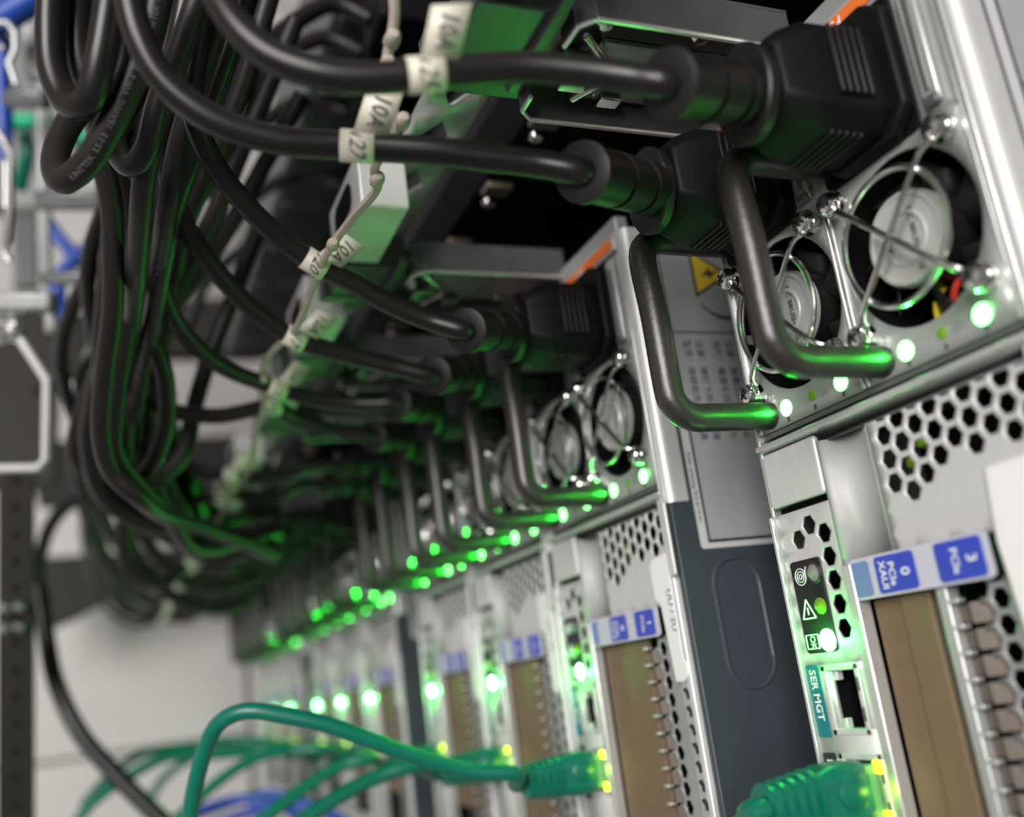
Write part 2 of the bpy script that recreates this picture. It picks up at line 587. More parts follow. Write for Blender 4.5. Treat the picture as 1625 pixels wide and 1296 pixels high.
def rack_server(variant):
    ORG[0] = Vector((155, 350, -61))
    root = thing('rack_server', (155, 350, -61), '', 'server', 'two-unit rack servers seen from the back')
    # chassis: floor, roof, side walls, bulkhead behind the fittings
    c = MB()
    c.box(-57, 368, 1.5, 700, -61, -60.2)
    c.box(-57, 368, 1.5, 700, 21.5, 22.3)
    c.box(-57.8, -57, 0.5, 700, -61, 22)
    c.box(368, 368.8, 0.5, 700, -61, 22)
    c.box(-57, 368, 24, 25, -61, 22)
    c.build('chassis', 'steel_dull', root)
    # left end strip with orange sticker
    e = MB()
    e.box(-63, -57.4, -0.6, 4, -61, 22.2)
    es = e.build('edge_strip', 'steel_gray', root, bevel=0.5)
    e = MB()
    e.box(-57.6, -51.6, -1.6, -0.5, -61, 21)
    ep = e.build('supply_label_plate', 'steel', root, bevel=0.3)
    for z0, z1, tx in ((-20, 19, 'PS 1'), (-60, -22, 'PS 0')):
        MB().box(-56.2, -52.6, -1.9, -1.55, z0, z1).build('orange_sticker', 'orange', ep)
        text_mb(tx, -54.3, -1.9, z0 + 19, 4.0, (0, 0, -1), (1, 0, 0), bold=0.06).build('sticker_lettering', 'white_ink', ep)
    # bright edges left and right of the supplies
    b = MB()
    b.box(-57, 368, -1.2, 4, -61.2, -60.0)
    b.build('bottom_edge', 'steel_bright', root, bevel=0.3)
    b = MB()
    b.box(-57, 30, -0.5, 4, 20.9, 21.5)
    b.box(-57, 33, -2.0, 4, 22.6, 23.3)
    b.build('top_rail', 'steel_bright', root, bevel=0.25)
    b = MB()
    b.box(-57, 368, 0.2, 5, 21.4, 22.7)
    b.build('rail_groove', 'steel_dull', root)
    # lip of the lid: rounded sheet edge
    pts = [(4.5, 24.0), (-0.8, 24.0)]
    for i in range(9):
        t = PI * 1.0 - i / 8 * PI / 2
        pts.append((2.0 + 2.9 * math.cos(t), 23.6 + 2.9 * math.sin(t) * 0.86))
    pts += [(6, 26.1), (6, 24.0)]
    lp = MB().prism(pts, 'x', -57, 33)
    # top cover with labels
    tcv = MB()
    tcv.box(-57, 33, 5.6, 700, 24.4, 25.65)
    tcv.box(33.05, 368, -0.4, 700, 24.0, 25.65)
    cover = tcv.build('top_cover', 'cover_blue', root, bevel=0.3)
    lp.build('cover_lip', 'zinc', root)
    zt = 25.65
    lb = MB()
    lb.rprism(-56.5, 47.6, 7.6, 66, 1.2, 'z', zt - 0.05, zt + 0.10)
    lab = lb.build('warning_label', 'label_light', cover)
    lf = MB()
    lf.box(-55.5, 45.9, 10.4, 64, zt, zt + 0.16)
    lf.build('label_border', 'ink', lab)
    lf = MB()
    lf.box(-55.0, 45.0, 11.2, 64, zt, zt + 0.22)
    lf.build('label_panel', 'label_gray', lab)
    z2 = zt + 0.22
    MB().box(-21.4, -20.9, 11.2, 64, z2 - 0.05, z2 + 0.05).build('label_rule', 'ink', lab)
    MB().prism([(-50.5, 22.6), (-33.3, 22.6), (-41.9, 37.6)], 'z', z2, z2 + 0.06).build('hazard_triangle', 'ink', lab)
    MB().prism([(-48.9, 23.6), (-34.9, 23.6), (-41.9, 35.8)], 'z', z2, z2 + 0.12).build('hazard_triangle', 'yellow', lab)
    MB().prism([(-43.6, 33.2), (-39.9, 28.7), (-41.6, 28.6), (-40.7, 25.6), (-44.1, 29.5), (-42.3, 29.7)], 'z', z2, z2 + 0.18).build('lightning_bolt', 'ink', lab)
    MB().tube([(x, y, z2 + 0.1) for x, y in ((-31, 23.5), (-28, 27), (-26.5, 31), (-26.2, 35), (-24, 39), (-22.5, 44))], [0.25, 0.3, 0.6, 0.6, 0.9, 1.6], 6).build('warning_drawing', 'ink', lab)
    rows = ['警告：維修前先拔除電源', '注意：請拔下所有電源線', '危険：電源を切ってから', '注意：高電圧に注意する', 'Caution: hazardous voltage', 'Disconnect all power cords']
    ys = [15.5, 20.0, 26.6, 31.4, 37, 42]
    for i, (t, yy) in enumerate(zip(rows, ys)):
        text_mb(t, -18.5, yy, z2, 3.0 if i < 4 else 3.4, (1, 0, 0), (0, 1, 0), bold=0.05).build('label_printing', 'ink_soft', lab)
    text_mb('Refer servicing 502-0119-01', 18, 8.9, zt + 0.1, 1.9, (1, 0, 0), (0, 1, 0), bold=0.03).build('label_printing', 'ink_soft', lab)
    ov = MB()
    st = stadium(50.8, 88.6, 9.6, 25.8, 12)
    ov.tube([(a, b_, zt - 0.15) for a, b_ in st + st[:1]], 0.75, 8, cap=False)
    ov.build('embossed_ring', 'cover_blue', cover)

    # two supplies
    power_supply(root, 0.0, 20.6, 1, variant)
    power_supply(root, -40.7, 19.5, 0, variant)
    # ledge under the supplies
    b = MB()
    b.box(26.4, 27.6, 0, 24, -60, 21)
    b.build('bay_divider', 'steel_dull', root)
    b = MB()
    b.prism([(29.0, -2.4), (30.3, -2.4), (30.9, -1.2), (30.9, 8), (29.0, 8)], 'z', -60.6, 23.6)
    b.build('ledge', 'steel_bright', root, bevel=0.2)
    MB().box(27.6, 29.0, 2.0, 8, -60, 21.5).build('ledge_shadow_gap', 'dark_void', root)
    b = MB()
    b.add([(30.9, 5, -38), (30.9, 5, 21.5), (33.4, 0.2, 21.5), (33.4, 0.2, -38)], [(0, 1, 2, 3)])
    b.build('ledge_slope', 'steel_dull', root, solid=0.4)

    # ---- service column with ports, z -60 .. -38.5
    f = MB()
    f.rprism(31.4, 45.2, -59.8, -39.4, 1.0, 'y', -1.8, 0)
    f.build('blank_plate', 'zinc', root, bevel=0.7, seg=3)
    MB().box(45.2, 46.8, 1.2, 3, -60, -38).build('plate_gap', 'dark_void', root)
    P = 5.45
    azz = -43.2
    cz = P * math.sqrt(3) / 2
    spots = [(53.9, -43.2), (59.35, -43.2), (64.8, -43.2), (70.25, -43.2), (75.7, -43.2), (51.2, -47.9), (53.9, -52.6)]

    def io_open(x, z):
        return any(abs(x - a) < 1.6 and abs(z - b_) < 1.6 for a, b_ in spots)
    f = MB()
    hexplate(f, 47.0, 83.2, -60.2, -39.2, -0.9, 53.9, azz, P, 2.5, io_open)
    # solid panel round the two sockets
    for x0, x1, z0, z1 in ((83.2, 84.6, -60.2, -39.2), (97.6, 104.0, -60.2, -39.2), (117.4, 150, -60.2, -39.2),
                           (84.6, 97.6, -60.2, -51.0), (84.6, 97.6, -42.4, -39.2), (104.0, 117.4, -60.2, -52.0), (104.0, 117.4, -42.6, -39.2)):
        f.add([(x0, -0.9, z0), (x1, -0.9, z0), (x1, -0.9, z1), (x0, -0.9, z1)], [(0, 1, 2, 3)])
    io = f.build('service_panel', 'io_steel', root, solid=0.7, weld=True)
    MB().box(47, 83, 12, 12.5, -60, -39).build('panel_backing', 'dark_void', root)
    b = MB()
    b.box(47, 150, -2.4, -0.4, -61, -59.9)
    b.build('panel_flange', 'steel_bright', root, bevel=0.3)
    # status light module
    m = MB()
    m.rprism(58.8, 80.4, -57.3, -46.3, 1.0, 'y', -1.7, -0.9)
    mod = m.build('status_module', 'led_bezel', root, bevel=0.15)
    for x_, mm, r in ((62.3, 'led_grey', 1.5), (70.0, 'led_off', 1.4), (77.8, 'led_white_green', 2.0)):
        MB().lathe((x_, -1.5, -48.9), (0, -1, 0), [(0, r + 0.5), (0.5, r + 0.5), (0.55, r), (1.2, r * 0.85), (1.6, 0.1)], 18).build('status_light', mm, mod)
    MB().ring((62.3, -1.9, -48.9), 2.3, 0.35, n=20, m=6).build('button_ring', 'ink', mod)
    # white symbols: target, warning triangle, OK
    s_ = MB()
    for r in (0.55, 1.25, 1.95):
        s_.ring((62.6, -1.75, -54.0), r, 0.13, n=20, m=5)
    s_.prism([(60.4, -51.6), (62.4, -52.6), (61.6, -50.8)], 'y', -1.85, -1.72)
    s_.build('locate_symbol', 'white_ink', mod)
    s_ = MB()
    tr = [(72.4, -56.0), (68.0, -53.9), (72.4, -51.4)]
    s_ = MB()
    for i in range(3):
        a, b_ = tr[i], tr[(i + 1) % 3]
        s_.tube([(a[0], -1.75, a[1]), (b_[0], -1.75, b_[1])], 0.2, 6)
    s_.tube([(71.6, -1.75, -53.8), (69.9, -1.75, -53.8)], 0.2, 6)
    s_.build('fault_symbol', 'white_ink', mod)
    s_ = MB()
    q = [(76.2, -56.5), (79.4, -56.5), (79.4, -52.2), (76.2, -52.2)]
    for i in range(4):
        a, b_ = q[i], q[(i + 1) % 4]
        s_.tube([(a[0], -1.75, a[1]), (b_[0], -1.75, b_[1])], 0.13, 5)
    t = text_mb('OK', 76.35, -1.7, -54.35, 2.7, (1, 0, 0), (0, 0, 1), bold=0.03, sx=0.8)
    s_.build('ok_symbol', 'white_ink', mod)
    t.build('ok_symbol', 'white_ink', mod)
    lamp('status_light_glow', (77.8, -5.2, -48.9), LEDP * 1.3, (0.01, 1, 0.06), mod)
    # serial management socket and label
    tl = MB()
    tl.rprism(83.0, 99.4, -59.6, -55.0, 0.6, 'y', -1.45, -1.2)
    tlb = tl.build('port_label', 'teal_label', root)
    text_mb('SER MGT', 84.1, -1.45, -57.35, 3.15, (1, 0, 0), (0, 0, 1), bold=0.07, sx=0.93).build('port_lettering', 'white_ink', tlb)

    def socket(x0, x1, z0, z1, nm):
        s1 = MB()
        fr = 1.35
        s1.box(x0, x1, -1.5, 1.2, z0, z0 + fr)
        s1.box(x0, x1, -1.5, 1.2, z1 - fr, z1)
        s1.box(x0, x0 + fr, -1.5, 1.2, z0, z1)
        s1.box(x1 - fr, x1, -1.5, 1.2, z0, z1)
        s1.box(x0 + fr, x0 + fr + 2.2, -0.6, 1.2, z0 + fr, z0 + 4.2)
        s1.box(x1 - fr - 2.2, x1 - fr, -0.6, 1.2, z0 + fr, z0 + 4.2)
        so = s1.build(nm, 'zinc', root, bevel=0.2)
        wl_ = MB()
        wl_.box(x0 + 0.6, x1 - 0.6, 11, 12, z0 + 0.6, z1 - 0.6)
        wl_.box(x0 + 0.4, x1 - 0.4, 1.2, 12, z0 + 0.4, z0 + 1.4)
        wl_.box(x0 + 0.4, x1 - 0.4, 1.2, 12, z1 - 1.4, z1 - 0.4)
        wl_.box(x0 + 0.4, x0 + 1.4, 1.2, 12, z0 + 0.4, z1 - 0.4)
        wl_.box(x1 - 1.4, x1 - 0.4, 1.2, 12, z0 + 0.4, z1 - 0.4)
        wl_.build('socket_well', 'dark_void', so)
        pn = MB()
        for k in range(8):
            pn.box(x0 + 3 + k * 1.15, x0 + 3.4 + k * 1.15, 2, 9, z1 - 3.0, z1 - 2.6)
        pn.build('contact_pins', 'brown_metal', so)
        gs = MB()
        gs.box(x0 + 3, x0 + 6, -1.75, -1.5, z1 - 1.0, z1 - 0.3)
        gs.box(x1 - 6, x1 - 3, -1.75, -1.5, z1 - 1.0, z1 - 0.3)
        gs.build('shield_spring', 'steel_dull', so)
        return so
    socket(83.4, 98.9, -54.0, -41.6, 'serial_socket')
    n2 = socket(102.8, 118.6, -54.0, -40.0, 'network_socket')
    for x_ in (105.4, 115.6):
        MB().box(x_ - 1.3, x_ + 1.3, -2.1, -1.4, -42.8, -39.9).build('link_light', 'led_yellow', n2, bevel=0.3)
    lamp('link_light_glow', (110, -4.5, -38.0), LEDP * 0.1, (0.6, 1, 0.02), n2)
    nl = MB()
    nl.rprism(102.8, 120.4, -59.6, -55.2, 0.6, 'y', -1.45, -1.2)
    nlb = nl.build('port_label', 'ink', root)
    text_mb('NET MGT', 104.1, -1.45, -57.4, 3.0, (1, 0, 0), (0, 0, 1), bold=0.06).build('port_lettering', 'white_ink', nlb)

    # ---- step between the column and the vented card cage
    g = MB()
    prof = [(-39.2, -1.2), (-37.9, -1.1), (-37.2, -0.2), (-36.4, 2.0), (-34.8, 3.1), (-32.0, 3.3), (-28.5, 2.6), (-25.6, 1.2), (-23.6, 0.1)]
    vs, fs = [], []
    for z, y in prof:
        vs += [(33.2, y, z), (62.0, y, z)]
    fs = [(2 * i, 2 * i + 1, 2 * i + 3, 2 * i + 2) for i in range(len(prof) - 1)]
    g.add(vs, fs)
    g.build('dished_panel', 'satin_steel', root, solid=0.5)
    cf = MB()
    cf.box(62, 150, -1.8, 2, -39.4, -36.6)
    cf.build('column_flange', 'steel_bright', root, bevel=0.4)
    # honeycomb vent
    P2 = 5.24
    v = MB()

    def vopen(x, z):
        lim = 50.5 if z < -12 else (49.5 if z < -4 else 47.0)
        return z > -22.3 and x < lim
    hexplate(v, 33.4, 62.0, -23.6, 21.4, 0.1, 37.2, -10.2, P2, 2.32, vopen)
    v.build('honeycomb_vent', 'io_steel', root, solid=0.8, weld=True)
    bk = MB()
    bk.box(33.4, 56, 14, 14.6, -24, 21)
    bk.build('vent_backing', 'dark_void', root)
    for x_, z_ in ((43.4, -19.3), (39.8, -15.4)):
        MB().lathe((x_, 7, z_), (0, -1, 0), [(0, 1.6), (1.5, 1.2), (1.6, 0.1)], 10).build('inner_light', 'led_off', root)
    # slot label strip
    sh = 0 if variant == 0 else 7.2
    s_ = MB()
    s_.rprism(61.4, 70.4, -37.0, (1.4 if variant == 0 else 9.4), 1.2, 'y', -1.5, -1.0)
    sl = s_.build('slot_label_strip', 'label_clear', root)
    MB().rprism(62.2, 69.8, -36.4, -31.0, 0.8, 'y', -1.66, -1.5).build('label_block', 'label_blue_pale', sl)
    for z0, z1, a, bb in ((-29 + sh, -17.6 + sh, '0', 'PCIe\nXAUI'), (-11.8 + sh, 0.0 + sh, '3' if variant == 0 else '1', 'PCIe')):
        MB().rprism(62.0, 69.8, z0, z1, 0.9, 'y', -1.75, -1.5).build('label_block', 'label_blue', sl)
        text_mb(a, 66, -1.75, z1 - 3.0, 3.6, (1, 0, 0), (0, 0, 1), align='CENTER', bold=0.06).build('slot_lettering', 'white_ink', sl)
        text_mb(bb, 66, -1.75, z0 + (3.4 if '\n' in bb else 4.8), 2.6, (1, 0, 0), (0, 0, 1), align='CENTER', bold=0.05).build('slot_lettering', 'white_ink', sl)
    # card cage
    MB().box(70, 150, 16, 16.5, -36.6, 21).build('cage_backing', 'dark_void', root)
    zs = -19.2 if variant == 0 else -5.2
    wdt = (zs + 36.4) / 2
    for k in range(2):
        c_ = MB()
        c_.box(70.6, 133, 2.2 - k * 0.7, 3.4, -36.4 + k * wdt + 0.2, -36.4 + (k + 1) * wdt)
        c_.build('slot_filler', 'brown_card', root, bevel=0.4)
    if variant == 0:
        c_ = MB()
        c_.box(70.6, 150, 2.8, 3.6, zs + 0.2, zs + 4.0)
        c_.build('card_edge', 'steel_dull', root)
        c_ = MB()
        c_.box(70.4, 150, -0.6, 3.0, zs + 4.1, zs + 6.9)
        c_.build('card_bracket', 'steel', root, bevel=0.4)
    z0 = zs + (6.9 if variant == 0 else 1.0)
    lv = MB()
    tabs = MB()
    zl = z0 + (7.6 if variant == 0 else 6.8)
    k = 0
    x_ = 73.5
    while x_ < 148:
        lv.box(x_ + 0.9, x_ + 4.5, 1.6, 3.0, z0 + 0.3, z0 + 4.4)
        lv.add([(x_ + 0.7, 0.1, z0 + 4.4), (x_ + 4.7, 0.1, z0 + 4.4), (x_ + 4.7, 2.4, zl), (x_ + 0.7, 2.4, zl)], [(0, 1, 2, 3)])
        tabs.box(x_ - 0.45, x_ + 0.45, -0.9, 1.2, z0 + 0.1, z0 + 2.6)
        x_ += 5.05
    lv.build('louvre_panel', 'brown_metal', root, bevel=0.25)
    tabs.build('louvre_tabs', 'steel_bright', root, bevel=0.2)
    v = MB()
    P3 = 5.05
    zh0 = zl + (1.0 if variant == 0 else 0.0)
    hexplate(v, 70.4, 150, zh0 - 2.4, 14.6 if variant == 0 else 14.0, 1.4, 74.2, zh0 + 2.6, P3, 2.25, lambda x, z: z < zh0 + 3.5)
    v.build('perforated_bracket', 'steel_gray', root, solid=0.7, weld=True)
    # white lever bracket with a stamped number at the right
    if variant == 0:
        w_ = MB()
        w_.prism([(50.0, 4.6), (50.0, 21.2), (150, 22), (150, 9.2), (64, 3.0)], 'y', -1.3, 0.4)
        br = w_.build('white_bracket', 'white_plastic', root, bevel=0.5)
    else:
        w_ = MB()
        w_.prism([(47.5, 11.5), (47.0, 20.4), (78, 20.2), (79, 21.6), (82.5, 21.4), (84.4, 17.8), (84.4, 13.8), (62, 12.2), (60, 9.6), (49.0, 9.2)], 'y', -1.6, 0.2)
        br = w_.build('white_bracket', 'white_plastic', root, bevel=0.5)
        text_mb('UU / 2U', 57.5, -1.62, 18.2, 3.6, (1, 0, 0), (0, 0, 1), bold=0.03).build('stamped_number', 'ink_soft', br)
    # wavy punched strip and knurled outer flange
    ws = MB()
    ws.box(56, 150, -0.3, 0.4, 14.4, 19.2)
    wo = ws.build('punched_strip', 'steel', root)
    for k in range(13):
        xk = 86.5 + k * 5.05
        MB().tube(smooth_path([(xk, -0.35, 16.2), (xk + 1.2, -0.35, 17.6), (xk + 2.6, -0.35, 17.7)], 3), 0.75, 6).build('punched_slot', 'ink', wo)
    fl = MB()
    fl.box(31, 368, -1.4, 3, 19.4, 22.0)
    fo = fl.build('outer_flange', 'zinc', root, bevel=0.5)
    fp = MB()
    fp.rprism(32.5, 54.3, 21.4, 25.0, 0.6, 'y', -2.4, -1.4)
    fp.build('corner_tab', 'zinc', root, bevel=0.3)
    # rest of the back panel, below the frame of the photo
    rp = MB()
    rp.box(150, 368, 0, 1, -60, 21)
    rp.build('rear_panel', 'steel', root)
    ORG[0] = Vector((0, 0, 0))
    return root


U = 88.9
OFF = [0, -1.5, -2.5, -3.5, -5, -6, -7, -8.5, -9.5, -10.5]
OFF = [o * U for o in OFF]
PLACE = ['topmost rack server, largest and nearest, at the right edge of the photo',
         'silver rack server directly below the wide dark cover with the yellow hazard sticker',
         'silver rack server third from the right, its lower face partly behind the thick green cable',
         'silver rack server fourth from the right, just right of the dark blue gap strip',
         'rack server fifth from the right, just left of the second dark blue gap strip',
         'rack server sixth from the right, blurred, in the middle of the distant group of three',
         'rack server seventh from the right, blurred, narrow',
         'rack server eighth from the right, strongly blurred beside the leftmost run of lights',
         'rack server second from the far left end, strongly blurred',
         'farthest rack server at the left end of the row above the pale panel']
s0 = rack_server(0)
s0['label'] = PLACE[0]
s1 = rack_server(1)
SERVERS = [s0]
for i in range(1, 10):
    o = s1 if i == 1 else copy_tree(s1)
    SERVERS.append(o)
    o['label'] = PLACE[i]
for o, z in zip(SERVERS, OFF):
    o.location = Vector((155, 350, -61 + z)) * S

# ------------------------------------------------------------------ power cords with plugs and tags
WHICH = ['nearest', 'second', 'third', 'fourth', 'fifth', 'sixth', 'seventh', 'eighth', 'ninth', 'tenth']
SIDE = {'r': 'right', 'l': 'left'}


def power_cord(i, side, path, tagspot=None, lines=None):
    """plug in server i, then the cord along path (world mm)"""
    zi = (0 if side == 'r' else -40.7) - 3 + OFF[i]
    base = Vector((-35, 0, zi))
    ORG[0] = base
    lbl = {True: 'black power cord plugged into the %s supply of the %s server from the right' % (SIDE[side], WHICH[i])}[True]
    if i == 0: lbl = lbl.replace('nearest server from the right', 'nearest server')
    root = thing('power_cable', base, lbl, 'power cord', 'black power cords plugged into the servers')
    xc = -34
    pl = MB()
    # retaining flange, body, neck
    hx, hz = 15, 12.3
    pl.prism([(xc - 18, zi - 9), (xc - 14, zi - 12.6), (xc + 9, zi - 12.6), (xc + 14.2, zi - 8), (xc + 14.2, zi + 9), (xc + 9, zi + 14.5), (xc - 14, zi + 14.5), (xc - 18, zi + 9)], 'y', -4.2, -0.7)
    body = pl.build('plug', 'plug_black', root, bevel=0.8)
    b = MB()

    def oct_(sx_, sz_, c=0.32):
        return [(xc + a * sx_, zi + d * sz_) for a, d in ((1, 1 - c * 1.2), (1, -1 + c * 1.2), (1 - c, -1), (-1 + c, -1), (-1, -1 + c), (-1, 1 - c), (-1 + c, 1), (1 - c, 1))]
    secs = [(-4.0, 13.0, 11.2), (-20, 12.6, 11.0), (-25.5, 10.4, 9.6), (-28.5, 8.4, 8.4)]
    vs, fs = [], []
    for y, a, d in secs:
        vs += [(p[0], y, p[1]) for p in oct_(a, d)]
    for k in range(len(secs) - 1):
        for j in range(8):
            j2 = (j + 1) % 8
            fs.append((k * 8 + j, k * 8 + j2, k * 8 + 8 + j2, k * 8 + 8 + j))
    fs += [tuple(range(8)), tuple(range(24, 32))[::-1]]
    b.add(vs, fs)
    b.build('plug_body', 'plug_black', body, bevel=0.9, seg=3)
    rb = MB()
    for k in range(5):
        y = -9.5 - k * 1.9
        rb.box(xc - 9, xc + 7, y - 0.45, y + 0.45, zi + 11.2, zi + 12.6)
        rb.box(xc + 12.2, xc + 13.3, y - 0.45, y + 0.45, zi - 7, zi + 7)
    rb.build('grip_ribs', 'rubber', body, bevel=0.3)
    p0 = Vector((-34 + 1.5, -28, zi))
    p1 = Vector(path[0])
    d = (p1 - p0).normalized()
    L = (p1 - p0).length
    c = MB()
    c.lathe(p0 + Vector((0, -1.2, 0)), (0, -1, 0), [(0, 7.6), (0.4, 9.6), (2.6, 9.9), (3.2, 9.4), (3.4, 6.6)], 32, sx=1.12, sy=0.95, up=(1, 0, 0))
    c.build('collar', 'rubber', root, bevel=0.0)
    sr = MB()
    prof = [(3, 6.6)]
    for t in (L * 0.36, L * 0.66):
        prof += [(t - 0.8, 6.4), (t - 0.7, 3.6), (t + 0.7, 3.6), (t + 0.8, 6.3)]
    prof += [(L - 1.6, 6.0), (L - 1.4, 6.7), (L + 0.4, 6.7), (L + 0.7, 6.0), (L + 0.8, 3.2)]
    sr.lathe(p0, d, prof, 28)
    sr.build('strain_relief', 'rubber', root)
    pts = smooth_path([p0 + d * (L - 4)] + [p1 + d * 1.5] + [Vector(p) for p in path[1:]], 8)
    MB().tube(pts, 3.05, 14).build('cord', 'cord_black', root)
    if tagspot is not None:
        tags(root, pts, tagspot, lines)
    ORG[0] = Vector((0, 0, 0))
    return root


def tags(root, pts, spot, lines):
    """a cream paper tag wrapped round the cord nearest to spot, with a flag standing off it"""
    spot = Vector(spot)
    k = min(range(2, len(pts) - 2), key=lambda i: (pts[i] - spot).length)
    c, d = pts[k], (pts[k + 1] - pts[k - 1]).normalized()
    if (pts[k + 1] - pts[k - 1]).y > 0: d = -d
    w = MB()
    w.tube([c - d * 3.5, c, c + d * 3.5], 3.35, 20, cap=False)
    wr = w.build('cable_tag', 'tag_cream', root, solid=0.15)
    view = (CAM - c).normalized()
    n = (view - d * view.dot(d)).normalized()
    up = n.cross(d)          # across the cord, in the plane facing the aisle
    if up.x > 0: up = -up
    f = MB()
    a = c + n * 1.8 + up * 2.0 - d * 2.6
    fl_len = 9.6
    lean = -d * 3.0
    q = [a - d * 3.7, a + d * 3.7, a + d * 3.7 + up * fl_len + lean + n * 0.8, a - d * 3.7 + up * fl_len + lean + n * 0.8]
    f.add([*q], [(0, 1, 2, 3)])
    f.build('tag_flag', 'tag_cream', wr, solid=0.3)
    if lines:
        rd = -(up * fl_len + lean).normalized()
        ud = (-d - rd * (-d).dot(rd)).normalized()
        nn = rd.cross(ud)
        if nn.dot(n) < 0: ud = -ud; nn = -nn
        p = q[2] * 0.5 + q[3] * 0.5 + rd * 1.2 + nn * 0.2
        text_mb(lines[0], p.x, p.y, p.z, 5.2, rd, ud, thick=0.1, sx=0.8).build('tag_lettering', 'ink', wr)
        # wrapped part: letters follow the curve of the cord
        tm = text_mb(lines[1], 0, 0, 0, 5.2, (1, 0, 0), (0, 1, 0), thick=0, sx=0.8)
        vs = []
        for v in tm.v:
            ang = (v.x - 3.6) / 3.55
            vs.append(c + n * (math.cos(ang) * 3.56) - up * (math.sin(ang) * 3.56) + ud * v.y)
        tm.v = vs
        tm.build('tag_lettering', 'ink', wr)


power_cord(0, 'r', [at(1062, 133, 182), at(1000, 124, 183), at(930, 114, 184), at(830, 107, 184), at(740, 112, 182), at(675, 118, 180),
                    at(575, 124, 178), at(500, 114, 177), at(430, 88, 177), at(375, 40, 178), at(340, -20, 180), at(322, -90, 182)],
           at(675, 118, 180), ('10A', '125'))
power_cord(0, 'l', [at(925, 273, 206), at(850, 259, 205), at(770, 250, 204), at(690, 240, 203), at(567, 232, 202), at(440, 222, 199),
                    at(340, 190, 196), at(262, 130, 194), at(222, 60, 193), at(203, -20, 193), at(195, -90, 193)],
           at(571, 232, 202), ('10A', '122'))
power_cord(1, 'r', [at(740, 524, 287), at(680, 508, 286), at(610, 478, 283), at(560, 448, 280), at(500, 418, 276), at(430, 365, 270),
                    at(362, 292, 262), at(322, 225, 255), at(305, 150, 250), at(318, 40, 248), at(340, -60, 248)], at(500, 418, 276), ('10A', '120'))
power_cord(1, 'l', [at(688, 596, 325), at(620, 580, 322), at(540, 560, 318), at(467, 536, 312), at(400, 490, 304), at(335, 420, 294), at(290, 350, 286),
                    at(268, 280, 280), at(262, 200, 276), at(285, 90, 272), at(320, -40, 270)], at(467, 536, 312), ('10A', '117'))
power_cord(2, 'r', [at(628, 640, 368), at(560, 640, 366), at(490, 630, 362), at(430, 612, 355), at(350, 580, 340), at(290, 525, 325), at(258, 460, 312), at(248, 400, 305),
                    at(262, 300, 300), at(300, 150, 300), at(330, -30, 300)], at(440, 615, 356), ('10A', '115'))
power_cord(2, 'l', [at(590, 692, 403), at(530, 682, 398), at(470, 665, 390), at(430, 645, 380), at(340, 660, 372), at(250, 640, 366), at(215, 560, 360), at(205, 450, 352), at(230, 300, 345), at(270, 120, 340), at(300, -20, 338)],
           at(430, 645, 380), ('10A', '113'))


def cord_auto(i, side, j):
    zi = (0 if side == 'r' else -40.7) - 3 + OFF[i]
    a = Vector((-32, -51, zi))
    sx_, sy_, dd = seen((-30, -100 - j % 3 * 4, zi - 4))
    p = [a, a + Vector((0, -12, 0)), Vector((-29 + j % 3 * 2, -76, zi - 2)), Vector((-30, -101, zi - 4))]
    ends = {0: [(-38, -124, -4), (-60, -150, 10), (-90, -160, 60)], 1: [(-30, -130, -14), (-55, -160, -6), (-85, -172, 40)],
            2: [(-24, -122, 2), (-40, -150, 30), (-80, -165, 80)]}[j % 3]
    for e in ends:
        k = dd / 500
        p.append(Vector((e[0], e[1], zi + e[2] * (1 + k * 0.3))))
    p.append(Vector((-110, -150 - j * 2, zi + 120)))
    power_cord(i, side, p, Vector((-30, -101, zi - 4)), None)


j = 0
for i in range(3, 10):
    for sd in 'rl':
        cord_auto(i, sd, j)
        j += 1

